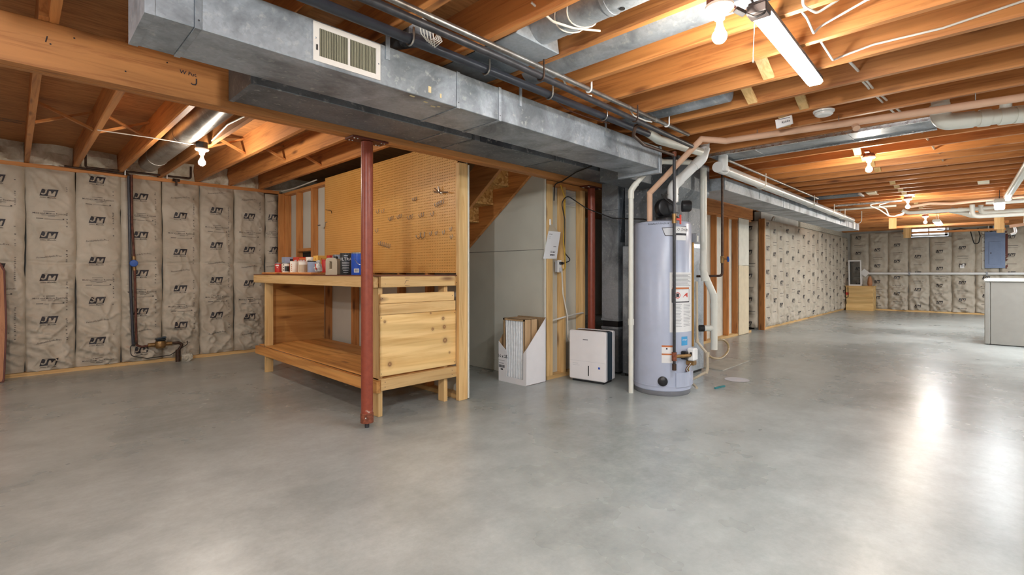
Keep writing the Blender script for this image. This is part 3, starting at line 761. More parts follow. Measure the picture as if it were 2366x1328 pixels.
# ------------------------------------------------------------------ pipes under the ceiling
def pipe(name, label, cat, pts, r, mat, fil=.03, n=14, coup=(), group=None, smooth=True, org=None):
    t = thing(name, label, cat, org or tuple(pts[0]), 0, group)
    MB().tube(fillet(pts, fil) if fil else pts, r, n).build('pipe_run', mat, t, smooth=True)
    for (a, b, rr) in coup: MB().tube([a, b], rr, n+4).build('coupling', mat, t, smooth=True, angle=.5)
    return t
def lerp(a, b, t): return tuple(a[i]+(b[i]-a[i])*t for i in range(3))
def hook_strap(t, c, r, axis, mat='pvc', top=.06):
    """J hook round a pipe: c centre, axis of the pipe 'x' or 'y'"""
    pts = []
    for a in np.linspace(-PI*.95, 0, 9):
        d = (r+.005)*math.cos(a); z = (r+.005)*math.sin(a)
        pts.append((c[0], c[1]-d, c[2]+z) if axis == 'x' else (c[0]+d, c[1], c[2]+z))
    e = pts[-1]; pts.append((e[0], e[1], c[2]+top))
    MB().tube(pts, .006, 6).build('pipe_hook', mat, t, smooth=True)

t = pipe('drain_pipe', 'black plastic drain pipe running just above the big duct edge', 'pipe', [(-.6, 2.155, 2.405), (3.9, 2.165, 2.405)], .0255, 'abs', 0,
         coup=[((1.44, 2.156, 2.405), (1.60, 2.156, 2.405), .029), ((.80, 2.156, 2.405), (.83, 2.156, 2.405), .031)])
for x in (.82, 1.44, 1.97, 2.55, 3.2): hook_strap(t, (x, 2.157, 2.405), .027, 'x', 'can_white' if x < 1 else 'hook_steel', .05)
t = pipe('gas_pipe', 'black iron gas line below the grey steel pipe near the duct', 'pipe', [(-.6, 1.90, 2.362), (1.9, 1.915, 2.362), (4.40, 2.0, 2.362)], .0195, 'black_iron', 0)
for x in (1.0, 2.2, 3.3): hook_strap(t, (x, 1.905+.018*(x-1), 2.362), .02, 'x', 'bronze_dark', .095)
MB().tube(fillet([(3.44, 1.965, 2.362), (3.45, 2.03, 2.345), (3.47, 2.06, 2.29), (3.80, 2.15, 2.29), (4.31, 2.14, 2.29)], .03), .014, 10).build('branch', 'bronze_dark', t, smooth=True)
t = pipe('water_pipe', 'grey galvanized steel pipe tight under the joists above the gas line', 'pipe', [(-.6, 1.93, 2.432), (4.25, 1.965, 2.432)], .016, 'steel_pipe', 0)
MB().tube([(3.62, 1.96, 2.432), (3.69, 1.96, 2.432)], .020, 12).build('coupling', 'steel_pipe', t, smooth=True)
for x in (2.72, 3.82): hook_strap(t, (x, 1.952, 2.432), .017, 'x', 'pvc_bright', .075)
MB().tube(fillet([(2.47, 1.98, 2.45), (2.54, 2.0, 2.412), (2.72, 1.99, 2.40), (2.79, 1.98, 2.412)], .03), .006, 8).build('loose_cable', 'wire_white', t, smooth=True)
MB().tube(fillet([(3.32, 2.0, 2.45), (3.38, 2.0, 2.41), (3.52, 1.98, 2.40), (3.62, 1.98, 2.412)], .03), .006, 8).build('loose_cable', 'wire_white', t, smooth=True)
pipe('cable', 'thin brown cable drooping along the black drain pipe', 'cable', [(2.62, 2.2, 2.42), (2.78, 2.2, 2.37), (3.0, 2.19, 2.365), (3.3, 2.17, 2.37)], .004, 'copper', .06, 6)

GD = thing('gas_drop', 'black gas drop pipe with red valve in front of the water heater', 'pipe', (4.39, 2.17, .27))
MB().tube([(4.385, 2.165, 2.34), (4.385, 2.165, .30)], .0145, 14).build('pipe_run', 'black_iron', GD, smooth=True)
MB().tube([(4.385, 2.165, .44), (4.385, 2.165, .36)], .023, 14).build('tee', 'rust', GD, smooth=True)
MB().tube([(4.385, 2.165, .33), (4.385, 2.165, .27)], .020, 12).build('sediment_cap', 'bronze_dark', GD, smooth=True)
MB().tube([(4.385, 2.165, .40), (4.50, 2.10, .40), (4.56, 2.09, .40)], .017, 12).build('branch', 'brass', GD, smooth=True)
MB().tube([(4.385, 2.165, 1.75), (4.385, 2.165, 1.66)], .021, 12).build('valve_body', 'brass', GD, smooth=True)
vh = MB().bar((4.385, 2.165, 1.70), (4.42, 2.12, 1.695), .014, .02).bar((4.42, 2.12, 1.74), (4.42, 2.12, 1.65), .018, .014).build('valve_handle', 'red_plastic', GD, bevel=.003)
MB().tube([(4.385, 2.165, 2.335), (4.385, 2.165, 2.29)], .020, 12).build('coupling', 'rust', GD, smooth=True)

# water heater
WH = thing('water_heater', 'tall grey tank water heater with labels beside the furnace', 'water heater', (4.627, 2.414, 0))
wc = (4.627, 2.414); AF = math.atan2(-wc[1], -wc[0])
MB().lathe([(.272, .045), (.281, .055), (.281, 1.665), (.276, 1.675), (.270, 1.69), (.15, 1.715), (0, 1.72)], (*wc, 0), n=64).build('tank', 'tank', WH, smooth=True)
MB().lathe([(.262, 0), (.270, .012), (.270, .046), (.255, .05)], (*wc, 0), n=64).build('base_ring', 'tank_dark', WH, smooth=True)
MB().lathe([(.2835, .088), (.2845, .092), (.2845, .098), (.2815, .10)], (*wc, 0), n=64).build('lower_band', 'tank', WH, smooth=True)
def lab(name, a0, a1, z0, z1, mat, r=.2825, parent=WH, n=8): return MB().patch(wc, r, AF+math.radians(a0), AF+math.radians(a1), z0, z1, n).build(name, mat, parent)
def rads(a): return AF+math.radians(a)
L1 = lab('instruction_label', 14, 78, .62, 1.195, 'label_white')
lab('printed_bar', 19, 62, 1.035, 1.05, 'label_orange', .2832, L1); lab('printed_frame', 18, 63, .905, 1.035, 'ink', .2829, L1); lab('printed_panel', 19.5, 61.5, .915, 1.033, 'label_white', .2833, L1)
mb = MB()
for i in range(10): mb.patch(wc, .2833, rads(19), rads(72-(i*13) % 19), 1.175-.012*i, 1.179-.012*i, 8)
for i in range(16): mb.patch(wc, .2833, rads(20), rads(40-(i*7) % 5), .885-.014*i, .888-.014*i, 4); mb.patch(wc, .2833, rads(44), rads(70-(i*11) % 9), .885-.014*i, .888-.014*i, 4)
mb.build('printed_lettering', 'label_text', L1)
mb = MB(); 
mb.add([(wc[0]+.284*math.cos(rads(30)+.030*math.cos(t_)/.28), wc[1]+.284*math.sin(rads(30)+.030*math.cos(t_)/.28), .975+.030*math.sin(t_)) for t_ in np.linspace(0, 2*PI, 20, endpoint=False)]+
       [(wc[0]+.284*math.cos(rads(30)+.024*math.cos(t_)/.28), wc[1]+.284*math.sin(rads(30)+.024*math.cos(t_)/.28), .975+.024*math.sin(t_)) for t_ in np.linspace(0, 2*PI, 20, endpoint=False)],
       [(k, (k+1) % 20, 20+(k+1) % 20, 20+k) for k in range(20)])
mb.add([(wc[0]+.284*math.cos(rads(a)), wc[1]+.284*math.sin(rads(a)), z) for a, z in ((42, .955), (56, .955), (56, 1.0), (50, .99), (46, .975))], [(0, 1, 2, 3, 4)])
mb.build('warning_symbol', 'red_plastic', L1)
mb = MB().patch(wc, .2842, rads(27), rads(33), .958, .992, 4); mb.build('flame_symbol', 'ink', L1)
L2 = lab('warning_label', -1, 21, .325, .495, 'label_white'); lab('printed_bar', -1, 21, .478, .495, 'label_orange', .2832, L2); lab('printed_bar', -1, 21, .402, .416, 'label_orange', .2832, L2)
lab('flame_symbol', 7, 10, .455, .47, 'ink', .2833, L2, 2)
lab('energy_label', 39, 56, .49, .575, 'label_blue'); mb = MB(); cyl_text(mb, 'energy', .022, wc, .2835, rads(47), .545, shear=.3, bold=.01); mb.build('printed_lettering', 'label_white', WH)
mb = MB(); b0 = [(0, 1.625), (52, 1.645), (52, 1.53), (6, 1.545)]
L3 = mb.add([(wc[0]+.2825*math.cos(rads(x)), wc[1]+.2825*math.sin(rads(x)), z) for x, z in
  [(-1, 1.625), (10, 1.628), (20, 1.631), (30, 1.635), (40, 1.639), (52, 1.643), (52, 1.535), (40, 1.538), (30, 1.540), (20, 1.543), (10, 1.545), (5, 1.546)]],
  [(0, 1, 10, 11), (1, 2, 9, 10), (2, 3, 8, 9), (3, 4, 7, 8), (4, 5, 6, 7)]).build('brand_label', 'ink', WH)
MB().add([(wc[0]+.2832*math.cos(rads(x)), wc[1]+.2832*math.sin(rads(x)), z) for x, z in
  [(.5, 1.619), (10, 1.622), (20, 1.625), (20, 1.550), (10, 1.551), (6, 1.552)]], [(0, 1, 4, 5), (1, 2, 3, 4)]).build('label_field', 'label_gray', L3)
lab('label_field', 26, 51, 1.572, 1.636, 'label_white', .2832, L3, 5); lab('label_field', 27, 51, 1.505, 1.552, 'label_white', .2832, L3, 5)
mb = MB(); cyl_text(mb, 'A.O.Smith', .045, wc, .284, rads(39), 1.606, shear=.15, res=1); cyl_text(mb, 'Installed 5-10-2018', .026, wc, .284, rads(-8), 1.665, shear=.3, res=1); mb.build('handwriting', 'ink', L3)
MB().lathe([(.046, 0), (.046, .018), (.034, .026), (0, .028)], (wc[0]+.279*math.cos(rads(1)), wc[1]+.279*math.sin(rads(1)), .150), (math.cos(rads(1)), math.sin(rads(1)), 0), 24).build('drain_knob', 'black_plastic', WH, smooth=True)
mb = MB()
for a0, a1, r, z0, z1 in ((26, 66, .292, .088, .232), (66, 84, .296, .092, .226)):
    A = [rads(a0+(a1-a0)*k/6) for k in range(7)]
    pl = [(wc[0]+r*math.cos(a), wc[1]+r*math.sin(a)) for a in A]+[(wc[0]+.275*math.cos(a), wc[1]+.275*math.sin(a)) for a in A[::-1]]
    mb.prism(pl, (0, 0, z0), (1, 0, 0), (0, 1, 0), (0, 0, z1-z0))
mb.build('access_panel', 'tank', WH, bevel=.002)
CV = MB().box(4.56, 4.65, 2.05, 2.125, .345, .465).build('control_valve', 'pvc_bright', WH, bevel=.012)
MB().box(4.575, 4.64, 2.06, 2.15, .30, .345).build('valve_bottom', 'brass', CV, bevel=.006); MB().box(4.553, 4.561, 2.07, 2.09, .40, .43).build('switch', 'black_plastic', CV)
MB().box(4.50, 4.555, 2.10, 2.16, .36, .44).build('valve_flange', 'black_plastic', WH, bevel=.01)
for dx, m_ in ((0, 'copper'), (.02, 'wire_white'), (.04, 'wire_black'), (.055, 'wire_yellow')):
    MB().tube(fillet([(4.55+dx, 2.09, .32), (4.50+dx, 2.11, .27), (4.55+dx, 2.12, .24), (4.58+dx*.5, 2.13, .235)], .04), .0045, 6).build('valve_wire', m_, WH, smooth=True)
bx, by = 4.66, 2.37
MB().lathe([(.11, 1.70), (.115, 1.74), (.09, 1.765), (.05, 1.77)], (bx, by, 0), n=28).build('blower_base', 'black_plastic', WH, smooth=True)
MB().lathe([(.0, -.055), (.06, -.055), (.088, -.045), (.094, -.02), (.094, .02), (.088, .045), (.06, .055), (0, .055)], (bx-.03, by+.02, 1.85), (.55, .83, 0), 28).build('blower_housing', 'black_plastic', WH, smooth=True)
MB().lathe([(.0, -.09), (.05, -.085), (.058, -.07), (.058, .0), (0, .0)], (bx+.09, by-.11, 1.865), (-.6, .8, 0), 24).build('blower_motor', 'black_plastic', WH, smooth=True)
MB().box(bx-.02, bx+.07, by-.09, by-.02, 1.74, 1.80).build('blower_box', 'black_plastic', WH, bevel=.006)
MB().tube(fillet([(bx-.03, by-.08, 1.76), (bx-.05, by-.09, 1.86), (bx-.09, by-.02, 1.93), (bx-.10, by+.02, 1.98)], .04), .008, 8).build('blower_cord', 'wire_black', WH, smooth=True)

def fitting(t, pts, r, mat, n=20): MB().tube(pts, r, n).build('fitting', mat, t, smooth=True, angle=.5)
VP = thing('vent_pipe', 'thick white vent pipe rising diagonally from the water heater blower', 'pipe', (4.70, 2.34, 1.9))
vp = [(4.71, 2.34, 1.90), (4.71, 2.34, 2.07), (4.915, 2.13, 2.35), (4.935, 2.11, 2.45), (4.935, 2.11, 2.58)]
vpf = fillet(vp, .11, 8); MB().tube(vpf, .048, 24).build('pipe_run', 'pvc_bright', VP, smooth=True)
MB().tube([(4.71, 2.34, 1.905), (4.71, 2.34, 1.98)], .054, 24).build('fitting', 'pvc_bright', VP, smooth=True, angle=.5)
MB().tube(fillet([(4.71, 2.34, 1.99), (4.71, 2.34, 2.07), lerp(vp[1], vp[2], .26)], .11, 8), .0535, 24).build('elbow', 'pvc_bright', VP, smooth=True, angle=.5)
MB().tube(fillet([lerp(vp[1], vp[2], .74), vp[2], (4.937, 2.108, 2.46)], .11, 8), .0535, 24).build('elbow', 'pvc_bright', VP, smooth=True, angle=.5)
mb = MB(); d_ = (Vector(vp[2])-Vector(vp[1])).normalized()
for q in (.36, .42, .46, .52, .56, .62):
    p = Vector(lerp(vp[1], vp[2], q))+Vector((-.6, -.8, 0)).cross(d_).normalized().cross(d_).normalized()*-.0485
    mb.bar(p, p+d_*.016, .005, .002)
VP2 = pipe('vent_pipe', 'white vent pipe with rust stain running in from the black drain pipe', 'pipe', [(3.95, 2.20, 2.44), (4.15, 2.20, 2.41), (4.86, 2.12, 2.41)], .040, 'pvc', .03, 20)
TP = thing('insulated_pipe', 'tan foam wrapped pipe from water heater top running along the ceiling', 'pipe', (4.46, 2.45, 1.7))
tpts = [(4.475, 2.47, 1.70), (4.475, 2.47, 1.99), (4.45, 1.93, 2.425), (4.58, 1.76, 2.40), (4.78, -.20, 2.375), (5.0, -2.4, 2.375)]
for a, b in zip(tpts[:-1], tpts[1:]):
    d = (Vector(b)-Vector(a)).normalized()*.012
    MB().tube([Vector(a)-d, Vector(b)+d], .0275, 16).build('foam_sleeve', 'tan_foam', TP, smooth=True)
MB().tube([(4.70, .80, 2.385), (4.66, .78, 2.33)], .026, 14).build('stub', 'tan_foam', TP, smooth=True)
for y in (1.5, .9, .1, -.3): MB().tube([(4.61+(1.5-y)*.1, y, 2.36), (4.61+(1.5-y)*.1, y, 2.459)], .003, 6).build('hanger', 'steel_pipe', TP)
PL = thing('drain_pipe', 'white plastic pipe standing left of the water heater and bending over it', 'pipe', (4.305, 2.58, 0))
pl = [(4.305, 2.58, 0), (4.305, 2.58, 2.02), (4.45, 2.39, 2.29), (4.98, 2.245, 2.34)]
MB().tube(fillet(pl, .06, 8), .0245, 18).build('pipe_run', 'pvc', PL, smooth=True)
for pts in ([(4.305, 2.58, .675), (4.305, 2.58, .735)], [(4.305, 2.58, 1.93), (4.305, 2.58, 2.005), (4.325, 2.554, 2.057), (4.338, 2.537, 2.08)], [(4.415, 2.436, 2.225), (4.44, 2.405, 2.27), (4.475, 2.383, 2.292), (4.53, 2.368, 2.298)]):
    fitting(PL, fillet(pts, .04), .030, 'pvc')
PR = thing('condensate_pipe', 'white plastic pipe with offset and tee between water heater and stud wall', 'pipe', (5.5, 2.3, .33))
pr = [(5.42, 2.33, 2.36), (5.42, 2.33, 1.20), (5.505, 2.245, .93), (5.505, 2.245, .33)]
MB().tube(fillet(pr, .09, 8), .036, 20).build('pipe_run', 'pvc', PR, smooth=True)
for pts in ([(5.42, 2.33, 1.22), (5.42, 2.33, 1.29)], [(5.425, 2.325, 1.19), (5.432, 2.318, 1.10)], [(5.50, 2.25, .955), (5.505, 2.245, .90)], [(5.505, 2.245, .80), (5.505, 2.245, .845)]): fitting(PR, pts, .041, 'pvc')
MB().tube([(5.505, 2.245, .57), (5.40, 2.345, .57)], .033, 18).build('tee', 'pvc', PR, smooth=True); MB().tube([(5.42, 2.325, .57), (5.385, 2.36, .57)], .038, 18).build('clamp_boot', 'black_plastic', PR, smooth=True)
mb = MB()
def smooth_path(P, n=6):
    P = [Vector(p) for p in P]; Q = [P[0]*2-P[1]]+P+[P[-1]*2-P[-2]]; out = []
    for i in range(1, len(Q)-2):
        a, b, c, d = Q[i-1:i+3]
        for k in range(n): t = k/n; out.append(.5*((2*b)+(c-a)*t+(2*a-5*b+4*c-d)*t*t+(3*b-a-3*c+d)*t**3))
    return out+[P[-1]]
hose = pipe('hose', 'clear tan vinyl hose looping from the white condensate pipe', 'hose', smooth_path([(5.54, 2.235, .44), (5.63, 2.20, .435), (5.69, 2.175, .395), (5.70, 2.16, .345), (5.62, 2.145, .295), (5.42, 2.13, .262), (5.24, 2.135, .28), (5.115, 2.14, .32)]), .012, 'vinyl', 0, 10)
pipe('condensate_line', 'thin white plastic line down the furnace side ending near the floor', 'pipe', [(5.02, 2.23, 1.1), (5.03, 2.23, .47), (5.10, 2.15, .34), (5.10, 2.15, .16), (4.97, 2.28, .06), (4.80, 2.13, .04)], .0135, 'beige_plastic', .02, 10,
     coup=[((5.03, 2.23, .50), (5.03, 2.23, .46), .018), ((5.10, 2.15, .36), (5.10, 2.15, .31), .020), ((5.10, 2.15, .19), (5.09, 2.16, .14), .018)])
GP = thing('copper_pipe', 'gold coloured pipe with grey cap right of the water heater', 'pipe', (4.86, 2.2, .44))
MB().tube([(4.86, 2.2, .44), (4.86, 2.2, 1.50)], .0125, 12).build('pipe_run', 'gold_pipe', GP, smooth=True)
MB().lathe([(.036, 1.50), (.038, 1.51), (.038, 1.585), (.034, 1.59)], (4.86, 2.2, 0), n=20).build('cap', 'tank_dark', GP, smooth=True)
MB().box(4.90, 4.915, 2.165, 2.19, 1.51, 1.57).build('cap_clip', 'pvc', GP)
VPp = thing('water_drop', 'copper water drop with blue valve handle in front of the studs', 'pipe', (5.67, 2.22, 1.14))
MB().tube(fillet([(5.67, 2.22, 2.44), (5.67, 2.22, 1.155), (5.45, 2.42, 1.15)], .04), .0135, 12).build('pipe_run', 'bronze_dark', VPp, smooth=True)
MB().tube([(5.67, 2.22, 1.38), (5.67, 2.22, 1.30)], .02, 10).build('valve_body', 'brass', VPp, smooth=True)
MB().lathe([(.0, -.01), (.030, -.008), (.034, 0), (.030, .008), (0, .01)], (5.71, 2.17, 1.345), (.55, -.83, .05), 10).build('valve_wheel', 'blue_plastic', VPp, smooth=True)
MB().tube([(5.67, 2.22, 1.345), (5.715, 2.165, 1.345)], .007, 8).build('valve_stem', 'brass', VPp)
TPP = pipe('conduit', 'thin grey pipe above the fat silver pipe along the far trunk duct', 'pipe', [(5.47, 2.075, 2.415), (9.37, 2.10, 2.415)], .014, 'steel_pipe', 0, 12)
SP = thing('vent_pipe', 'fat silver vent pipe hung on white hooks along the trunk duct', 'pipe', (9.0, 2.15, 2.28))
MB().tube([(5.50, 2.13, 2.325), (12.35, 2.145, 2.285)], .052, 24).build('pipe_run', 'silver_pipe', SP, smooth=True)
MB().tube([(5.30, 2.125, 2.326), (5.50, 2.13, 2.325)], .057, 24).build('fitting', 'pvc_bright', SP, smooth=True)
MB().tube([(5.36, 2.09, 2.45), (5.36, 2.09, 2.28)], .050, 24).build('fitting', 'pvc_bright', SP, smooth=True)
for x in (6.70, 7.5, 9.05, 10.4, 11.3): 
    if x == 7.5: MB().tube([(x-.01, 2.134, 2.313), (x+.01, 2.134, 2.313)], .0535, 24).build('joint_ring', 'foil', SP, smooth=True)
    else: hook_strap(SP, (x, 2.135, 2.325-.0058*(x-5.5)), .054, 'x', 'pvc', .13)
t = thing('pipe_hook', 'empty white hook beyond the end of the silver vent pipe', 'hook', (12.6, 2.05, 2.2)); hook_strap(t, (12.34, 2.05, 2.28), .07, 'x', 'pvc', .182)

# thick white drain with elbow and tee, ceiling right
BD = thing('drain_pipe', 'thick white drain pipe with elbow and cleanout tee under the joists', 'pipe', (5.1, 0, 2.3))
MB().tube(fillet([(5.06, .31, 2.62), (5.06, .30, 2.36), (5.14, .06, 2.36), (5.85, -2.4, 2.36)], .10, 8), .056, 24).build('pipe_run', 'pvc', BD, smooth=True)
MB().tube(fillet([(5.06, .31, 2.50), (5.06, .30, 2.36), (5.12, .12, 2.36)], .11, 10), .063, 24).build('elbow', 'pvc', BD, smooth=True, angle=.5)
for a, b in (((5.125, .09), (5.145, .03)), ((5.165, -.02), (5.185, -.09)), ((5.19, -.10), (5.215, -.17))): MB().tube([(a[0], a[1], 2.36), (b[0], b[1], 2.36)], .064, 24).build('fitting', 'pvc', BD, smooth=True, angle=.5)
MB().tube([(5.17, -.055, 2.36), (5.17, -.055, 2.46)], .034, 18).build('tee', 'pvc', BD, smooth=True)
DG = pipe('drain_pipe', 'sloping white pipe crossing the ceiling at the far right', 'pipe', [(6.6, -.33, 2.44), (10.7, -.14, 2.37), (10.75, -.14, 2.32)], .045, 'pvc', 0, 18)
MB().tube([(10.70, -.14, 2.37), (10.78, -.135, 2.36)], .05, 18).build('fitting', 'tan_foam', DG, smooth=True)
k_ = 12.2/13
def far(name, label, pts, r, mat='pvc', fil=.10, coup=()):
    pts = [(x, y, z) for x, y, z in pts]
    t = thing(name, label, 'pipe', pts[0]); MB().tube(fillet(pts, fil, 6), r, 14).build('pipe_run', mat, t, smooth=True)
    for a, b in coup: MB().tube([a, b], r*1.18, 14).build('coupling', mat, t, smooth=True)
    return t
far('drain_pipe', 'white pipe dropping and turning right, lowest of the far drain cluster', [(12.2, .30, 2.42), (12.2, .30, 2.20), (12.2, -2.5, 2.19)], .037)
far('drain_pipe', 'white pipe bending right just above the lowest far drain', [(12.4, .19, 2.42), (12.4, .19, 2.28), (12.4, -2.5, 2.275)], .040, coup=[((12.4, .19, 2.36), (12.4, .19, 2.32))])
far('drain_pipe', 'long white pipe with coupling running across behind the far bulb', [(12.4, 1.32, 2.42), (12.4, 1.22, 2.365), (12.4, .5, 2.36), (12.4, -.0, 2.36)], .036, coup=[((12.4, .50, 2.36), (12.4, .44, 2.36))])
far('drain_pipe', 'fat white drain with sweeping elbow behind the lowest far pipe', [(12.75, .62, 2.40), (12.75, .44, 2.34), (12.75, .30, 2.27), (12.75, -2.5, 2.30)], .056, fil=.2)
far('drain_pipe', 'white pipe nearest the joists in the far drain cluster', [(12.0, .12, 2.42), (12.0, -.05, 2.405), (12.0, -2.5, 2.40)], .034)
far('insulated_pipe', 'wavy tan wrapped pipe above the far white drains', [(11.6, 1.12, 2.40), (11.6, .85, 2.435), (11.6, .55, 2.40), (11.6, -.02, 2.43), (11.6, -2.3, 2.43)], .026, 'tan_foam', .2)
far('conduit', 'silver conduit crossing the joists in front of the far bulb', [(10.6, 2.1, 2.42), (10.6, 1.13, 2.42)], .022, 'foil', .01)
far('conduit', 'pale strip conduit under the far joists beside the hanging cables', [(11.4, 2.35, 2.42), (11.4, 1.30, 2.42)], .020, 'pvc', .01)

# ------------------------------------------------------------------ workbench
WB_ = thing('workbench', 'knotty pine workbench with lower shelf and panelled end behind the red column', 'workbench', (2.5, 5.0, 0))
def bd(name, b, mat, bev=.003, par=WB_): return MB().box(*b).build(name, mat, par, bevel=bev)
bd('top', (2.068, 2.925, 3.583, 6.50, 1.164, 1.172), 'hardboard', .001)
bd('front_rail', (2.07, 2.108, 3.622, 6.50, 1.07, 1.163), 'pine_y')
bd('end_rail', (2.11, 2.885, 3.585, 3.622, 1.072, 1.163), 'pine_x'); bd('back_rail', (2.888, 2.924, 3.60, 6.48, 1.072, 1.163), 'pine_y'); bd('end_rail', (2.11, 2.885, 6.44, 6.478, 1.072, 1.163), 'pine_x')
bd('leg', (2.112, 2.152, 3.63, 3.72, 0, 1.07), 'pine_z'); bd('leg', (2.79, 2.832, 3.63, 3.72, 0, 1.07), 'pine_z')
bd('leg', (2.112, 2.20, 6.21, 6.25, 0, 1.07), 'pine_z'); bd('leg', (2.80, 2.888, 6.385, 6.425, 0, 1.07), 'pine_z'); bd('leg', (2.85, 2.89, 4.9, 4.98, 0, .30), 'pine_z')
bd('shelf_rail', (2.07, 2.109, 3.587, 6.44, .208, .302), 'warm_ply_y'); bd('shelf_rail', (2.112, 2.94, 3.587, 3.625, .222, .318), 'pine_x'); bd('shelf_rail', (2.86, 2.90, 3.64, 6.42, .21, .30), 'pine_y')
bd('shelf_board', (2.112, 2.90, 3.63, 5.02, .304, .318), 'warm_ply_y', .002); bd('shelf_board', (2.112, 2.90, 5.023, 6.42, .304, .318), 'warm_ply_y', .002)
bd('end_panel', (2.114, 2.906, 3.60, 3.616, .337, .842), 'knotty_panel', .002); bd('end_board', (2.112, 2.882, 3.595, 3.614, .937, 1.018), 'pine_x'); bd('end_board', (2.107, 2.897, 3.592, 3.614, .845, .935), 'pine_x')
bd('end_panel', (2.16, 2.90, 6.36, 6.376, .318, 1.06), 'warm_ply_x', .002)
mb = MB()
for x, z in ((2.122, .36), (2.122, .82), (2.89, .82), (2.89, .36), (2.13, .89), (2.87, .89), (2.13, .98), (2.86, .98), (2.15, .25), (2.15, .29), (2.85, .25), (2.85, .29), (2.90, 1.10), (2.15, 1.10)): mb.lathe([(.004, 0), (.003, .002)], (x, 3.60 if .33 < z < .85 else 3.5945 if z > .8 and z < 1.02 else 3.5865, z), (0, -1, 0), 6)
mb.build('nail', 'black_iron', WB_)['kind'] = 'stuff'
mb = MB()
for i in range(4): mb.box(2.34+.012*i, 2.346+.012*i, 3.583, 3.585, 1.08, 1.085).box(2.34+.012*i, 2.346+.012*i, 3.583, 3.585, 1.145, 1.15)
mb.prism([(0, 0), (.018, .03), (.04, .03), (.04, .027), (.02, .027), (.003, 0)], (2.335, 3.5845, 1.10), (1, 0, 0), (0, 0, 1), (0, -.001, 0)); mb.build('grade_stamp', 'ink', WB_)

TZ = 1.1725
tr = tag(MB().box(2.10, 2.42, 4.92, 6.32, TZ, TZ+.022).build('plank', 'stud_y', bevel=.008), 'short rounded orange brown plank lying under the row of small cans', 'plank')
P2 = TZ+.0225
def can(name, label, cat, x, y, z, r, h, mat, lid='can_gray', group=None, rim=True):
    t = thing(name, label, cat, (x, y, z), 0, group)
    MB().lathe([(r*.98, 0), (r, .004), (r, h-.012), (r*.97, h-.009)], (x, y, z), n=28).build('body', mat, t, smooth=True, angle=.5)
    MB().lathe([(r*1.01, h-.012), (r*1.03, h-.006), (r*1.0, h), (r*.86, h-.001), (r*.84, h-.005), (0, h-.005)], (x, y, z), n=28).build('lid', lid, t, smooth=True, angle=.5)
    return t
def aimed(x, y): return math.atan2(-y, -x)
def clab(t, name, x, y, r, a0, a1, z0, z1, mat): 
    a = aimed(x, y); return MB().patch((x, y), r+.0012, a+math.radians(a0), a+math.radians(a1), z0, z1, 8).build(name, mat, t)
def ctext(t, txt, size, x, y, r, da, z, mat, **kw):
    mb = MB(); cyl_text(mb, txt, size, (x, y), r+.0022, aimed(x, y)+math.radians(da), z, res=1, **kw); return mb.build('printed_lettering', mat, t)
t = can('paint_can', 'small red can with white lettering, leftmost on the bench plank', 'can', 2.245, 6.16, P2, .045, .115, 'red_label')
clab(t, 'label', 2.245, 6.16, .045, 35, 85, P2+.01, P2+.10, 'can_white'); clab(t, 'label', 2.245, 6.16, .045, -50, 0, P2+.075, P2+.09, 'can_white'); clab(t, 'label', 2.245, 6.16, .045, -30, -15, P2+.055, P2+.06, 'can_white')
t = can('paint_can', 'small white can with black square label beside the red can', 'can', 2.245, 5.93, P2, .043, .113, 'can_white')
clab(t, 'label', 2.245, 5.93, .043, -25, 50, P2+.012, P2+.072, 'can_black'); clab(t, 'label', 2.245, 5.93, .043, 50, 65, P2+.012, P2+.10, 'orange_red')
for i in range(3): clab(t, 'printed_mark', 2.245, 5.93, .043, -50, -32, P2+.02+.03*i, P2+.034+.03*i, 'ink')
t = can('paint_can', 'plain white can with a column of small marks on the plank', 'can', 2.245, 5.69, P2, .047, .126, 'can_white', 'can_white')
for i in range(4): clab(t, 'printed_mark', 2.245, 5.69, .047, -45, -33, P2+.02+.022*i, P2+.03+.022*i, 'label_orange')
t = can('plastic_tub', 'cloudy white tub half full of brown contents on the plank', 'tub', 2.245, 5.45, P2, .050, .124, 'can_white', 'can_white'); clab(t, 'contents', 2.245, 5.45, .050, -60, 80, P2+.006, P2+.085, 'beige_plastic')
t = can('plastic_tub', 'blue grey tub with dark lid on the plank beside red jug', 'tub', 2.245, 5.18, P2, .062, .122, 'jar_blue', 'can_black'); clab(t, 'contents', 2.245, 5.18, .062, 15, 80, P2+.006, P2+.10, 'beige_plastic')
t = can('plastic_jug', 'dull red jug behind the wrapped bag on the bench', 'jug', 2.33, 5.05, P2, .052, .135, 'red_label', 'red_label')
bg = MB(); rr = random.Random(4); prof = [(.012, 0), (.034, .012), (.040, .045), (.030, .08), (.012, .095), (.022, .115), (.010, .125)]
bg.lathe(prof, (2.185, 4.93, P2), n=12); bg.v = [(x+rr.uniform(-.006, .006), y+rr.uniform(-.006, .006), z) for x, y, z in bg.v]
t = thing('plastic_bag', 'crumpled clear bag tied with colourful strips beside the beige jug', 'bag', (2.185, 4.93, P2))
bg.build('bag', 'bag_clear', t); 
for i, m_ in enumerate(('red_plastic', 'teal', 'can_white')): MB().bar((2.15, 4.90+.02*i, P2+.03+.01*i), (2.155, 4.93+.015*i, P2+.085-.02*i), .012, .004).build('strip', m_, t)
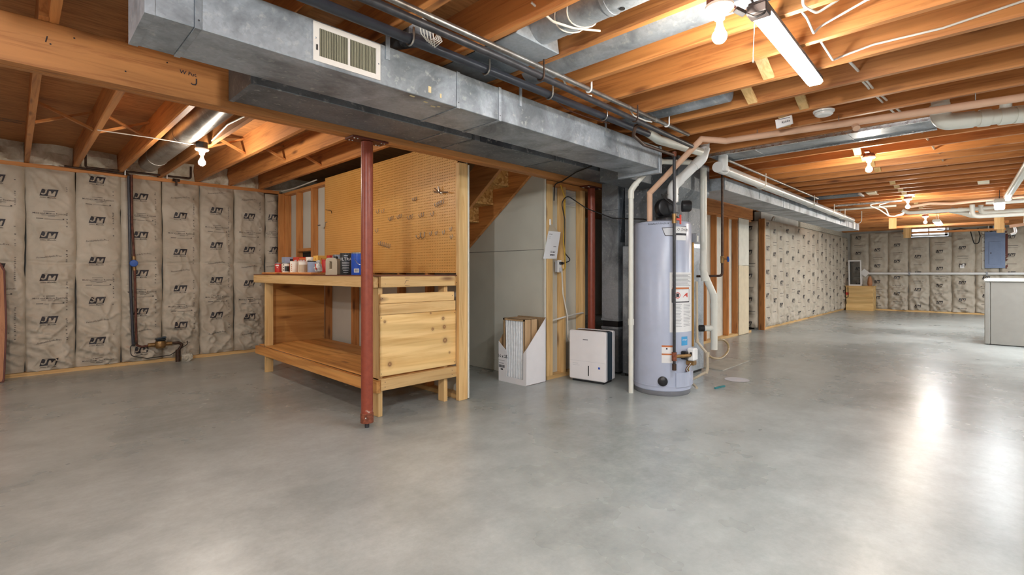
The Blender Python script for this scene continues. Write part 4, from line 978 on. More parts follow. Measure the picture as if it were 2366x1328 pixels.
# beige jug with a through handle
JB = thing('plastic_jug', 'beige plastic jug with handle hole in front of the black can', 'jug', (2.17, 4.56, TZ))
mb = MB(); O_ = (2.125, 4.625, TZ); Ud = Vector((.45, -.89, 0)).normalized(); Wd = Vector((.89, .45, 0)).normalized()
outer = [(0, 0), (.118, 0), (.122, .01), (.122, .13), (.115, .15), (.09, .158), (.02, .158), (.006, .15), (0, .13)]
inner = [(.038, .045), (.058, .045), (.064, .055), (.064, .125), (.055, .138), (.042, .138), (.034, .128), (.034, .055)]
def ring_prism(mb, outer, inner, O, U, V, W):
    O, U, V, W = Vector(O), Vector(U), Vector(V), Vector(W); n, m = len(outer), len(inner); b = len(mb.v)
    for off in (Vector((0, 0, 0)), W):
        for x, y in outer: mb.v.append(tuple(O+U*x+V*y+off))
        for x, y in inner: mb.v.append(tuple(O+U*x+V*y+off))
    s = n+m
    ca = np.mean(np.array(inner), 0); an = [math.atan2(y-ca[1], x-ca[0]) for x, y in outer]; bn = [math.atan2(y-ca[1], x-ca[0]) for x, y in inner]
    near = [min(range(m), key=lambda j: abs((an[i]-bn[j]+PI) % (2*PI)-PI)) for i in range(n)]
    for o_ in (0, s):
        for i in range(n):
            i2 = (i+1) % n; j, j2 = near[i], near[i2]; mb.face([b+o_+i, b+o_+i2, b+o_+n+j2] if j == j2 else [b+o_+i, b+o_+i2, b+o_+n+j2, b+o_+n+j])
    for i in range(n): mb.face([b+i, b+(i+1) % n, b+s+(i+1) % n, b+s+i])
    used = sorted(set(near))
    for q in range(len(used)):
        j, j2 = used[q], used[(q+1) % len(used)]; mb.face([b+n+j, b+n+j2, b+s+n+j2, b+s+n+j])
ring_prism(mb, outer, inner, O_, Ud, (0, 0, 1), Wd*.075); mb.build('body', 'beige_plastic', JB, bevel=.006)
MB().lathe([(.018, .156), (.018, .178), (0, .18)], (2.125+.09*.45+.03, 4.625-.09*.89+.017, TZ), n=16).build('cap', 'can_black', JB, smooth=True)
t = can('paint_can', 'tall black can with white lettering beside the blue can', 'can', 2.25, 4.46, TZ, .057, .208, 'can_black', 'can_black')
ctext(t, 'ULTRA', .040, 2.25, 4.46, .057, -8, TZ+.148, 'label_white', bold=.01); clab(t, 'printed_line', 2.25, 4.46, .057, -22, 14, TZ+.178, TZ+.186, 'label_gray')
for i, ww in enumerate((42, 42, 40, 36, 40, 30, 26)): clab(t, 'printed_line', 2.25, 4.46, .057, -ww, ww*.7, TZ+.118-.016*i, TZ+.122-.016*i, 'label_white')
t = can('paint_can', 'bright blue can with wire handle and barcode label by the column', 'can', 2.25, 4.235, TZ, .058, .207, 'can_blue', 'can_gray')
clab(t, 'label', 2.25, 4.235, .058, 28, 88, TZ+.008, TZ+.185, 'label_gray'); lb = clab(t, 'barcode_label', 2.25, 4.235, .058, -34, 12, TZ+.022, TZ+.058, 'label_white')
mb = MB()
for i in range(9): mb.patch((2.25, 4.235), .0604, aimed(2.25, 4.235)+math.radians(-28+4*i), aimed(2.25, 4.235)+math.radians(-28+4*i+1+i % 3*.7), TZ+.03, TZ+.052, 1)
mb.build('barcode', 'ink', lb)
a_ = aimed(2.25, 4.235); MB().tube([(2.25+.062*math.cos(a_+q), 4.235+.062*math.sin(a_+q), TZ+.165-.07*math.sin((q+.6)/1.8*PI)) for q in np.linspace(-.5, 1.2, 12)], .0022, 6).build('handle', 'hook_steel', t, smooth=True)
def carton(name, label, cat, x0, x1, y0, y1, h, mat, z=None):
    z = P2 if z is None else z; t = thing(name, label, cat, ((x0+x1)/2, (y0+y1)/2, z)); MB().box(x0, x1, y0, y1, z, z+h).build('body', mat, t, bevel=.002); return t
t = carton('carton', 'grey green carton with dark barcode corner behind the small red can', 'box', 2.37, 2.47, 6.29, 6.41, .214, 'jar_blue', TZ)
MB().box(2.425, 2.47, 6.286, 6.2895, TZ, TZ+.19).build('label', 'can_black', t); MB().box(2.44, 2.462, 6.283, 6.286, TZ+.115, TZ+.15).build('barcode_label', 'label_white', t)
t = carton('carton', 'bright red carton with big white lettering on the bench', 'box', 2.45, 2.63, 6.09, 6.26, .21, 'orange_red', TZ)
mb = MB(); put_text(mb, 'ITE ITE', .062, (2.54, 6.0885, TZ+.150), (1, 0, 0), (0, 0, 1), bold=.015, res=1); mb.build('printed_lettering', 'label_white', t)
mb = MB(); put_text(mb, 'ITE', .062, (2.4485, 6.175, TZ+.150), (0, -1, 0), (0, 0, 1), bold=.015, res=1); mb.build('printed_lettering', 'label_white', t)
MB().box(2.46, 2.62, 6.0875, 6.0895, TZ+.183, TZ+.192).build('printed_line', 'yellow_label', t)
t = can('paint_can', 'white can with arched grey emblem behind the plank row', 'can', 2.50, 5.86, TZ, .052, .206, 'can_white', 'can_white')
mb = MB(); a0 = aimed(2.5, 5.86); mb.tube([(2.5+.0535*math.cos(a0-.3+.42*math.cos(q)), 5.86+.0535*math.sin(a0-.3+.42*math.cos(q)), TZ+.135+.035*math.sin(q)) for q in np.linspace(0, PI, 12)], .003, 5); mb.build('emblem', 'can_gray', t)
t = carton('carton', 'yellow carton with small brown stamp beside red and white box', 'box', 2.43, 2.56, 5.50, 5.62, .214, 'yellow_label', TZ)
MB().box(2.428, 2.4295, 5.555, 5.575, TZ+.165, TZ+.185).build('printed_mark', 'label_orange', t); MB().box(2.47, 2.48, 5.4985, 5.4995, TZ+.165, TZ+.185).build('printed_mark', 'label_orange', t)
t = carton('carton', 'narrow red and white carton between yellow box and grey can', 'box', 2.47, 2.54, 5.29, 5.36, .212, 'red_label', TZ); MB().box(2.505, 2.54, 5.287, 5.2895, TZ+.12, TZ+.205).build('label', 'label_white', t)
can('paint_can', 'grey metal can peeking out behind the beige jug', 'can', 2.48, 5.10, TZ, .055, .214, 'can_gray')

# hooks and oddments on the pegboard
ORD = ['first', 'second', 'third', 'fourth', 'fifth', 'sixth', 'seventh', 'eighth']
def jhook(y, z, d=.035, h=.05, r=.003, label='', group=None, name='pegboard_hook'):
    x = 2.924
    pts = [(x+.004, y, z+h*.6), (x-.006, y, z+h*.6), (x-.006, y, z), (x-.006-d*.5, y, z-.018), (x-.006-d, y, z), (x-.006-d, y, z+.018)]
    return tag(MB().tube(fillet(pts, .012, 4), r, 7).build(name, 'hook_steel', smooth=True), label, 'hook', group)
for i, y in enumerate((4.002, 3.909, 3.792)): jhook(y, 1.575, .022, .045, label=ORD[i]+' small steel J hook after the big double hook', group='small hooks in the right hand row')
jhook(3.678, 1.60, .022, .045, label='upper of two small steel hooks beside the pegboard edge post'); jhook(3.672, 1.525, .022, .045, label='lower of two small steel hooks beside the pegboard edge post')
for i, (y, z) in enumerate(((4.744, 1.775), (4.58, 1.785), (4.374, 1.762), (4.172, 1.768))):
    for q in (0, 1): jhook(y-.035*q, z+.004*q, .03, .055, label=ORD[2*i+q]+' steel J hook from the left in the loose middle pegboard row', group='hooks in the middle row')
for i, (y, z) in enumerate(((5.01, 1.88), (4.90, 1.875))): jhook(y, z, .03, .05, label=('nearer', 'farther')[i]+' of two steel hooks just right of the red column', group='hooks right of the column')
jhook(5.03, 1.665, .03, .05, label='lone steel hook half hidden beside the red column')
for i in range(6): jhook(4.97-.04*i, 1.515-.008*i, .025, .05, label=ORD[i]+' steel hook from the left in the tight low pegboard cluster', group='tight cluster of low hooks')
for i in range(2): jhook(4.29-.03*i, 1.945, .03, .05, label=('left', 'right')[i]+' steel hook of the pair high on the pegboard', group='pair of high hooks')
for i in range(4): jhook(3.90-.032*i, 1.85+.006*i, .035, .06, label=ORD[i]+' curved steel hook from the left in the bunch under the tool holder', group='bunch of curved hooks')
jhook(3.97, 1.765, .03, .055, label='steel hook right below the curved bunch')
for i, y in enumerate((4.19, 4.12)): jhook(y, 1.555, .05, .075, .0045, ('left', 'right')[i]+' prong hook of the large thick low double hook', 'large double hook')
tag(MB().tube(fillet([(2.93, 3.98, 2.005), (2.90, 3.93, 1.985), (2.90, 3.84, 1.975), (2.89, 3.70, 1.955)], .02), .006, 7).tube([(2.90, 3.92, 2.02), (2.895, 3.82, 1.955)], .006, 6).tube(fillet([(2.90, 3.86, 2.03), (2.90, 3.845, 1.96), (2.90, 3.80, 1.965)], .02), .007, 6).build('tool_holder', 'hook_steel', smooth=True), 'branched steel tool holder near the upper right pegboard edge', 'tool holder')
t_ = tag(MB().tube([(2.924, 6.37, 2.03), (2.88, 6.12, 1.99), (2.88, 6.10, 1.955)], .004, 6).build('wire_hook', 'bronze_dark', smooth=True), 'long thin wire hook sticking out at the pegboard left edge', 'hook')
tag(MB().tube(fillet([(2.935, 6.62, 1.84), (2.90, 6.56, 1.835), (2.885, 6.50, 1.825), (2.89, 6.47, 1.83)], .02), .008, 7).build('metal_hook', 'steel_pipe', smooth=True), 'short curved metal hook screwed to the stud left of the pegboard', 'hook')
tag(MB().tube(fillet([(2.925, 6.33, 1.86), (2.90, 6.33, 1.86), (2.90, 6.345, 1.80), (2.90, 6.37, 1.78)], .02), .005, 7).build('wire_hook', 'hook_steel', smooth=True), 'small bent wire hook on the pegboard left edge at eye level', 'hook')
tag(MB().tube([(2.92, 7.9, 2.45), (2.92, 7.4, 2.44), (2.90, 6.6, 2.455)], .009, 6).build('cable', 'wire_white', smooth=True), 'pale cable along the top of the open studs left of pegboard', 'cable')

# ------------------------------------------------------------------ left wall: water service, meter, leaning table top
SV = thing('water_service', 'copper and dark pipes dropping down the insulated wall to the meter', 'pipe', (1.08, 7.86, .2))
MB().tube(fillet([(.61, 7.84, 2.62), (.61, 7.84, 2.465), (1.70, 7.84, 2.478), (1.70, 7.84, 2.64)], .03), .0125, 10).build('upper_run', 'bronze_dark', SV, smooth=True)
MB().tube(fillet([(.42, 7.86, 2.452), (1.02, 7.86, 2.44), (1.04, 7.86, 2.42)], .02), .012, 10).build('upper_run', 'bronze_dark', SV, smooth=True)
MB().tube(fillet([(1.055, 7.85, 2.44), (1.06, 7.85, 1.8), (1.085, 7.85, 1.3), (1.105, 7.85, .26), (1.16, 7.85, .235), (1.30, 7.84, .25)], .04), .0135, 12).build('drop', 'copper', SV, smooth=True)
MB().tube([(1.028, 7.87, 2.42), (1.048, 7.87, 1.0), (1.075, 7.87, .25)], .0165, 12).build('drop', 'abs', SV, smooth=True)
MB().tube([(1.078, 7.85, 1.40), (1.085, 7.85, 1.22)], .020, 12).build('valve_body', 'brass', SV, smooth=True)
MB().lathe([(0, -.01), (.04, -.008), (.045, 0), (.04, .008), (0, .01)], (1.07, 7.79, 1.31), (0, -1, 0), 12).build('valve_wheel', 'blue_plastic', SV, smooth=True)
MB().tube([(1.075, 7.85, 1.31), (1.07, 7.79, 1.31)], .008, 8).build('valve_stem', 'brass', SV)
MB().tube(fillet([(1.42, 7.84, .25), (1.56, 7.83, .25), (1.60, 7.83, .22), (1.545, 7.80, .14), (1.545, 7.80, .0)], .03), .0175, 12).build('inlet', 'bronze_dark', SV, smooth=True)
MB().tube([(1.545, 7.80, .16), (1.545, 7.80, .0)], .030, 12).build('inlet_sleeve', 'bronze_dark', SV, smooth=True)
MB().tube(fillet([(1.10, 7.80, .30), (1.03, 7.78, .26), (1.04, 7.77, .14), (1.2, 7.76, .09), (1.45, 7.77, .10), (1.66, 7.82, .22), (1.66, 7.85, .26)], .05), .005, 6).build('ground_wire', 'wire_black', SV, smooth=True)
for x, z in ((.98, 2.47), (1.42, 2.485)): MB().box(x, x+.012, 7.815, 7.83, z-.05, z+.10).build('pipe_strap', 'pvc_bright', SV)
MB().tube([(1.49, 7.83, 2.43), (1.57, 7.83, 2.43)], .02, 8).box(1.52, 1.54, 7.81, 7.85, 2.36, 2.44).build('upper_valve', 'bronze_dark', SV)
MT = thing('water_meter', 'brass water meter with dark register low on the insulated wall', 'meter', (1.34, 7.82, .2))
MB().lathe([(0, -.05), (.05, -.045), (.062, -.02), (.062, .02), (.055, .045), (0, .05)], (1.35, 7.80, .25), n=20).build('body', 'brass', MT, smooth=True)
MB().tube([(1.22, 7.82, .25), (1.48, 7.82, .25)], .026, 14).build('pipe_union', 'brass', MT, smooth=True)
MB().box(1.295, 1.405, 7.755, 7.845, .30, .335).build('register', 'can_black', MT, bevel=.008)
MB().bar((1.30, 7.75, .335), (1.40, 7.75, .35), .08, .014).build('register_lid', 'slate_plastic', MT, bevel=.003)
rk = MB(); rk.lathe([(.05, 0), (.068, .03), (.07, .07), (.05, .10), (0, .11)], (1.64, 7.78, 0), n=9); rr = random.Random(3); rk.v = [(x*1+rr.uniform(-.012, .012), y+rr.uniform(-.012, .012), max(0, z+rr.uniform(-.01, .01)) if z > 0 else 0) for x, y, z in rk.v]
tag(rk.build('concrete_lump', 'stone_gray'), 'rough pale concrete lump on the floor beside the meter pipe', 'concrete')
TT = thing('table_top', 'brown oak table leaf with dark edge leaning on the insulated wall', 'table top', (-.5, 7.72, 0))
def leaf(dx, dz): return [(-.95+dx, dz), (-.075-dx, dz), (-.066-dx, .04+dz), (-.05-dx, .6), (-.066-dx, 1.22-dz), (-.10-dx, 1.30-dz), (-.18-dx, 1.335-dz), (-.95+dx, 1.335-dz)]
MB().prism(leaf(0, 0), (0, 7.675, 0), (1, 0, 0), (0, .12, 1), (0, .028, .0)).build('edge_band', 'table_edge', TT, bevel=.003)
MB().prism(leaf(.016, .012), (0, 7.668, 0), (1, 0, 0), (0, .12, 1), (0, .006, 0)).build('face_panel', 'oak', TT)

# ------------------------------------------------------------------ filter box, dehumidifier, paper and cables by the stub wall
FB = thing('cardboard_box', 'white cut open cardboard box holding furnace filters', 'box', (3.93, 3.72, 0))
MB().box(3.77, 4.085, 3.502, 3.92, 0.001, .006).build('bottom', 'cardboard', FB)
MB().prism([(3.772, 0), (4.085, 0), (4.085, .70), (3.772, .385)], (0, 3.502, 0), (1, 0, 0), (0, 0, 1), (0, .005, 0)).build('side', 'appliance_white', FB)
MB().prism([(3.772, 0), (4.085, 0), (4.085, .70), (3.90, .60), (3.772, .43)], (0, 3.915, 0), (1, 0, 0), (0, 0, 1), (0, .005, 0)).build('side', 'cardboard', FB)
fp = [(3.502, 0), (3.92, 0), (3.92, .435), (3.80, .34), (3.795, .065), (3.55, .06), (3.545, .34), (3.502, .388)]
MB().prism(fp, (3.768, 0, 0), (0, 1, 0), (0, 0, 1), (.005, 0, 0)).build('front', 'appliance_white', FB)
MB().box(4.08, 4.086, 3.502, 3.92, .0, .70).build('back', 'cardboard', FB)
mb = MB(); put_text(mb, '16 x 25', .05, (3.7665, 3.855, .275), (0, -1, 0), (0, 0, 1), bold=.02, res=1); mb.build('printed_lettering', 'ink', FB)
mb = MB()
for i in range(12): mb.box(3.7665, 3.7675, 3.825+.0075*i, 3.828+.0075*i+.001*(i % 3), .15, .18)
mb.box(3.7665, 3.7675, 3.84, 3.91, .195, .20).box(3.7665, 3.7675, 3.85, 3.885, .125, .14).box(3.7665, 3.7675, 3.82, 3.918, .228, .230)
mb.build('barcode', 'ink', FB)
def filt(x0, x1, label):
    t = thing('furnace_filter', label, 'air filter', ((x0+x1)/2, 3.7, .01), 0, 'furnace filters in the cut box')
    y0, y1, z0, z1 = 3.545, 3.87, .008, .695; fr = MB()
    fr.box(x0, x1, y0, y0+.004, z0, z1).box(x0, x1, y1-.004, y1, z0, z1).box(x0, x1, y0, y1, z0, z0+.004).box(x0, x1, y0, y1, z1-.004, z1)
    fr.box(x0, x0+.003, y0, y0+.022, z0, z1).box(x0, x0+.003, y1-.022, y1, z0, z1).box(x0, x0+.003, y0, y1, z0, z0+.022).box(x0, x0+.003, y0, y1, z1-.022, z1)
    fr.build('frame', 'cardboard', t)
    n = 11; V = []; F = []; nz = 10; rows = []
    pw = (y1-y0-.044)/n
    for i in range(n):
        for fr_, dp in ((.0, .075), (.12, .030), (.24, .008), (.45, .003), (.66, .008), (.78, .030), (.90, .075)): rows.append((y0+.022+pw*(i+fr_), dp))
    rows.append((y1-.022, .075))
    for i, (yy, dp) in enumerate(rows):
        for j in range(nz+1): V.append((x0+.003+dp, yy+.003*math.sin(j*.8+(i//7)*.6), z0+.02+(z1-z0-.04)*j/nz))
    for i in range(len(rows)-1):
        for j in range(nz): F.append((i*(nz+1)+j, (i+1)*(nz+1)+j, (i+1)*(nz+1)+j+1, i*(nz+1)+j+1))
    MB().add(V, F).build('pleats', 'filter_media', t)
    return t
filt(3.79, 3.885, 'pleated furnace filter at the front of the cut white box'); filt(3.89, 3.985, 'second furnace filter behind the front one in the white box')
mb = MB(); 
DH = thing('dehumidifier', 'white dehumidifier with dark grey side beside the red column', 'dehumidifier', (4.36, 3.155, 0), 0)
dx = Vector((.058, -.442, 0)); ang = math.atan2(-.442, .058)        # front face runs from far left to near right
DH.rotation_euler = (0, 0, ang); XF[DH.name] = Matrix.Translation((4.36, 3.155, 0)) @ Matrix.Rotation(ang, 4, 'Z')
# local: x along the front (left to right), y to the back, z up; front plane at y = 0
def dbox(name, b, mat, bev=.004, par=DH): return MB().box(*b).build(name, mat, par, bevel=bev, local=True)
hw = .222
def rrect(x0, x1, z0, z1, r, n=5):
    out = []
    for cx, cz, a0 in ((x1-r, z0+r, -PI/2), (x1-r, z1-r, 0), (x0+r, z1-r, PI/2), (x0+r, z0+r, PI)):
        for k in range(n+1): a = a0+PI/2*k/n; out.append((cx+r*math.cos(a), cz+r*math.sin(a)))
    return out
MB().prism(rrect(-hw, hw, .025, .56, .02), (0, 0, 0), (1, 0, 0), (0, 0, 1), (0, .055, 0)).build('front_shell', 'appliance_white', DH, bevel=.01, local=True, smooth=True)
dbox('core', (-hw+.008, hw-.006, .05, .185, .03, .552), 'slate_plastic', .01)
MB().prism(rrect(-hw, hw, .03, .56, .02), (0, .175, 0), (1, 0, 0), (0, 0, 1), (0, .055, 0)).build('rear_shell', 'appliance_white', DH, bevel=.006, local=True, smooth=True)
dbox('base', (-hw+.03, hw-.03, .02, .21, .0, .03), 'black_plastic'); dbox('seam', (-hw+.004, hw-.004, -.0008, .001, .228, .2295), 'label_gray', 0)
dbox('water_window', (.012, .024, -.0015, .002, .075, .185), 'black_plastic', 0); dbox('top_vent', (-hw+.03, hw-.03, .06, .17, .551, .556), 'black_plastic', .002)
st = dbox('blue_sticker', (.135, .157, -.0015, .001, .16, .182), 'can_blue', 0)
dbox('printed_line', (-.175, -.11, -.001, .001, .196, .2), 'label_gray', 0); dbox('printed_line', (-.175, -.09, -.001, .001, .178, .181), 'label_gray', 0)
dbox('printed_line', (-.05, .012, -.001, .001, .459, .468), 'label_text', 0)
dbox('tank_grip', (-hw-.004, -hw+.004, .02, .05, .30, .42), 'label_gray', .003)

PA = thing('paper_bag_tag', 'white instruction papers in a clear pouch hung on a stud hook', 'paper', (4.2, 3.53, 1.34))
MB().prism([(4.075, 1.345), (4.305, 1.35), (4.375, 1.655), (4.165, 1.655)], (0, 3.532, 0), (1, 0, 0), (0, 0, 1), (0, .003, 0)).build('sheet', 'paper_sheet', PA)
MB().prism([(4.165, 1.656), (4.34, 1.656), (4.24, 1.725), (4.19, 1.74)], (0, 3.5335, 0), (1, 0, 0), (0, 0, 1), (0, .002, 0)).build('pouch', 'beige_plastic', PA)
MB().box(4.178, 4.206, 3.526, 3.538, 1.72, 1.79).build('adhesive_hook', 'pvc_bright', PA, bevel=.006)
mb = MB()
for i, (a, b, z, h_) in enumerate(((4.18, 4.24, 1.618, .006), (4.17, 4.21, 1.59, .003), (4.17, 4.20, 1.575, .003), (4.25, 4.30, 1.48, .007), (4.20, 4.29, 1.43, .004), (4.19, 4.27, 1.38, .018), (4.20, 4.28, 1.415, .010))):
    for q in range(4): mb.box(a+(b-a)*q/4, a+(b-a)*(q+.7)/4, 3.531, 3.5325, z+.002*(q % 2), z+h_)
mb.build('printed_lettering', 'ink', PA)
OT = thing('wall_outlet', 'white electric outlet with two plugs beside the stub wall studs', 'outlet', (4.40, 3.58, 1.27))
MB().box(4.355, 4.415, 3.56, 3.60, 1.20, 1.33).build('box', 'label_gray', OT, bevel=.003); MB().box(4.35, 4.42, 3.553, 3.561, 1.195, 1.335).build('cover_plate', 'plate_white', OT, bevel=.002)
MB().box(4.375, 4.43, 3.53, 3.555, 1.285, 1.315).build('black_plug', 'black_plastic', OT, bevel=.004); MB().box(4.37, 4.41, 3.53, 3.555, 1.205, 1.25).build('white_plug', 'label_gray', OT, bevel=.004)
def cable(label, pts, r, mat, fil=.06, name='cable', group=None): return tag(MB().tube(fillet(pts, fil, 6), r, 8).build(name, mat, smooth=True), label, 'cable', group)
cable('thin white cord strung under the left joists to the bulb box', [(.52, 5.66, 2.455), (.9, 5.58, 2.445), (1.24, 5.52, 2.43)], .005, 'wire_white', .02)
cable('white cable stapled to the joist beside the left bay bulb', [(1.345, 5.40, 2.47), (1.345, 4.9, 2.52), (1.345, 4.4, 2.49), (1.345, 3.9, 2.50)], .007, 'wire_white', .1)
cable('yellow electric cable running down the stub wall stud', [(4.36, 3.52, 2.19), (4.43, 3.515, 2.05), (4.42, 3.515, 1.75), (4.405, 3.515, 1.55), (4.43, 3.515, 1.40), (4.45, 3.52, 1.25), (4.42, 3.53, 1.22)], .0075, 'wire_yellow')
cable('black power cord swooping from the stub wall towards the water heater', [(4.43, 3.535, 1.30), (4.52, 3.49, 1.33), (4.43, 3.52, 1.42), (4.41, 3.50, 1.80), (4.34, 3.49, 1.98), (4.40, 3.46, 2.07), (4.62, 3.35, 1.93), (4.70, 3.05, 1.80), (4.70, 2.66, 1.76), (4.68, 2.56, 1.72)], .0065, 'wire_black', .08)
cable('white dehumidifier cord hanging down from the outlet', [(4.39, 3.525, 1.21), (4.39, 3.51, .95), (4.46, 3.50, .70), (4.46, 3.49, .45), (4.56, 3.47, .28), (4.545, 3.43, .13)], .008, 'wire_white')
cable('pale conduit cable crossing the stub wall at knee height', [(4.25, 3.60, .64), (4.44, 3.535, .68), (4.62, 3.53, .70), (4.79, 3.53, .71), (4.83, 3.55, .70)], .010, 'wire_white', .03)
GT = thing('air_grille', 'small white louvred vent between the stub wall studs', 'vent', (4.66, 3.63, 2.0))
MB().box(4.56, 4.78, 3.628, 3.639, 1.98, 2.17).build('frame', 'pvc', GT, bevel=.002)
for i in range(9): MB().box(4.58, 4.76, 3.622, 3.629, 1.997+.018*i, 2.004+.018*i).build('louvre', 'label_gray', GT)
PD = tag(MB().box(6.05, 6.95, 2.36, 2.66, 0, .008).build('floor_mat', 'mat_gray'), 'flat grey cardboard sheet on the floor behind the condensate pipe', 'mat')
tag(MB().lathe([(.0, 0), (.10, .001), (.13, .002), (.0, .003)], (5.65, 2.05, 0), n=14).build('splash_mark', 'label_gray'), 'dried white spill mark on the floor by the furnace', 'spill', None)
tag(MB().bar((5.05, 2.05, .008), (5.22, 2.02, .008), .02, .012).build('rag_strip', 'teal'), 'small teal strip of cloth on the floor behind the heater', 'rag')

# ------------------------------------------------------------------ lamps
def bulb_lamp(x, y, label, z=2.40, box=False, chain=None, bulb_r=.0315):
    t = thing('ceiling_bulb', label, 'lamp', (x, y, z-.19))
    if box:
        MB().lathe([(.052, z), (.052, z+.058), (0, z+.058)], (x, y, 0), n=8).build('junction_box', 'fixture_dark', t)
    else: MB().box(x-.15, x+.15, y-.02, y+.02, z+.028, z+.045).lathe([(.055, z-.004), (.055, z+.03), (0, z+.03)], (x, y, 0), n=12).build('junction_box', 'rust', t)
    MB().lathe([(.060, z-.012), (.060, z), (0, z)][::-1]+[(.060, z-.012), (.052, z-.022), (.030, z-.030), (.024, z-.05), (.022, z-.062), (0, z-.062)], (x, y, 0), n=28).build('lampholder', 'porcelain', t, smooth=True, angle=.5)
    MB().lathe([(.014, z-.06), (.015, z-.085), (.020, z-.105)], (x, y, 0), n=16).build('bulb_neck', 'porcelain', t, smooth=True)
    c = z-.062-.05-bulb_r*.8
    MB().lathe([(bulb_r*math.sin(a), c+bulb_r*math.cos(a)) for a in np.linspace(.45, PI, 10)], (x, y, 0), n=16).build('bulb', 'lamp_bulb', t, smooth=True)
    if chain: MB().tube([(x+chain[0], y+chain[1], z-.03), (x+chain[0], y+chain[1], z-.17)], .0022, 6).build('pull_chain', 'hook_steel', t)
    return t
bulb_lamp(2.205, .875, 'bright bare bulb in white porcelain holder near the strip light', 2.385)
bulb_lamp(1.285, 5.50, 'bright bare bulb in the left bay in front of the insulation', 2.40, True)
bulb_lamp(6.46, .97, 'glowing bare bulb on the joists past the smoke alarm', 2.44)
bulb_lamp(10.55, 1.05, 'glowing bare bulb among the far pipes, third along the room', 2.43)
bulb_lamp(14.1, 1.10, 'smallest bare bulb in front of the basement window', 2.43)
def strip(p, q, label, wd=.075, z_=0, black=True):
    p, q = Vector(p), Vector(q); t = thing('strip_light', label, 'lamp', tuple((p+q)/2)); d = (q-p).normalized()
    MB().bar(p, q, wd*.92, .030).build('housing', 'fixture_dark' if black else 'pvc', t, bevel=.004)
    dn = Vector((0, 0, -.022)); MB().bar(p+dn+d*.07, q+dn-d*.008, wd, .034).build('diffuser', 'lamp_strip', t, bevel=.012)
    MB().bar(p+dn-d*.01, p+dn+d*.068, wd*1.04, .042).build('end_cap', 'fixture_dark' if black else 'pvc', t, bevel=.004)
    return t
t = strip((2.335, .762, 2.40), (3.52, .80, 2.40), 'long bright strip light with black end cap under the near joists', .082)
MB().tube([(2.45, .81, 2.37), (2.45, .815, 2.20)], .002, 6).lathe([(0, 0), (.005, .004), (.005, .012), (0, .016)], (2.45, .815, 2.185), n=8).build('pull_chain', 'hook_steel', t)
MB().tube(fillet([(2.35, .78, 2.41), (2.33, .79, 2.45), (2.36, .74, 2.455), (2.38, .70, 2.45)], .02), .005, 8).build('hanging_hook', 'fixture_dark', t, smooth=True)
MB().tube([(3.42, .79, 2.41), (3.42, .79, 2.459)], .003, 6).build('hanging_hook', 'fixture_dark', t)
MB().tube(fillet([(2.30, .80, 2.36), (2.31, .76, 2.33), (2.33, .72, 2.345), (2.34, .74, 2.38), (2.345, .765, 2.40)], .02), .005, 8).build('power_cord', 'wire_black', t, smooth=True)
MB().bar((2.265, .83, 2.375), (2.30, .80, 2.355), .028, .02).build('plug', 'wire_black', t, bevel=.003)
t = strip((10.3, -.04, 2.28), (11.6, -.05, 2.28), 'tilted strip light hanging on cords before the far white pipes', .12, black=False)
for x, z in ((10.66, 2.28), (11.50, 2.28)): MB().tube([(x, -.045, z), (x, -.045, 2.459)], .004, 6).build('hanging_cord', 'wire_black', t)
t = strip((13.2, .86, 2.26), (14.3, .88, 2.26), 'small far strip light hanging beside the last bare bulb', .12, black=False)
for x, y in ((13.18, .86), (14.03, .876)): MB().tube([(x, y, 2.26), (x, y, 2.459)], .004, 6).build('hanging_cord', 'pvc', t)

SD = thing('smoke_alarm', 'round white smoke alarm on a joist past the strip light', 'smoke alarm', (4.44, .955, 2.42))
MB().lathe([(0, 2.418), (.050, 2.419), (.062, 2.428), (.064, 2.44), (.060, 2.444)], (4.44, .955, 0), n=32).build('cover', 'pvc_bright', SD, smooth=True, angle=.4)
MB().lathe([(.072, 2.446), (.074, 2.458), (0, 2.459)][::-1]+[(.072, 2.446), (0, 2.445)], (4.44, .955, 0), n=32).build('base', 'pvc_bright', SD, smooth=True, angle=.4)
TG = thing('card_tag', 'white warning card with black lettering stuck below a joist', 'card', (4.46, 1.24, 2.36))
MB().bar((4.40, 1.285, 2.412), (4.40, 1.165, 2.428), .018, .07).build('card', 'paper_sheet', TG)
mb = MB(); put_text(mb, 'Kidde', .026, (4.3895, 1.21, 2.418), (0, -1, .1), (0, .1, 1), bold=.02, res=1); mb.box(4.389, 4.3905, 1.18, 1.27, 2.443, 2.447); mb.build('printed_lettering', 'ink', TG)
# house wiring stapled along the joists
cable('white cable pair drooping between two joists beyond the strip light', [(2.68, .70, 2.52), (2.80, .675, 2.475), (2.95, .68, 2.452), (3.0, .665, 2.50), (2.93, .45, 2.53), (2.92, .20, 2.55), (2.92, -.6, 2.56)], .006, 'wire_white', .03)
cable('long white cable stapled along the fourth joist face', [(3.10, .70, 2.50), (3.40, .685, 2.452), (3.48, .66, 2.49), (3.478, .50, 2.51), (3.478, .20, 2.50), (3.478, -.1, 2.53), (3.478, -.8, 2.54)], .006, 'wire_white', .03)
cable('white cable threaded through the near joists towards the smoke alarm', [(3.55, .66, 2.52), (3.9, .645, 2.525), (4.3, .63, 2.52), (4.75, .60, 2.53), (5.2, .56, 2.53), (5.5, .55, 2.54)], .008, 'wire_white', .1)
cable('second white cable threaded through the near joists beside the first', [(3.95, .67, 2.53), (4.2, .64, 2.50), (4.4, .655, 2.53), (4.62, .62, 2.50), (4.82, .63, 2.53), (5.05, .59, 2.50), (5.3, .59, 2.54)], .007, 'wire_white', .08)
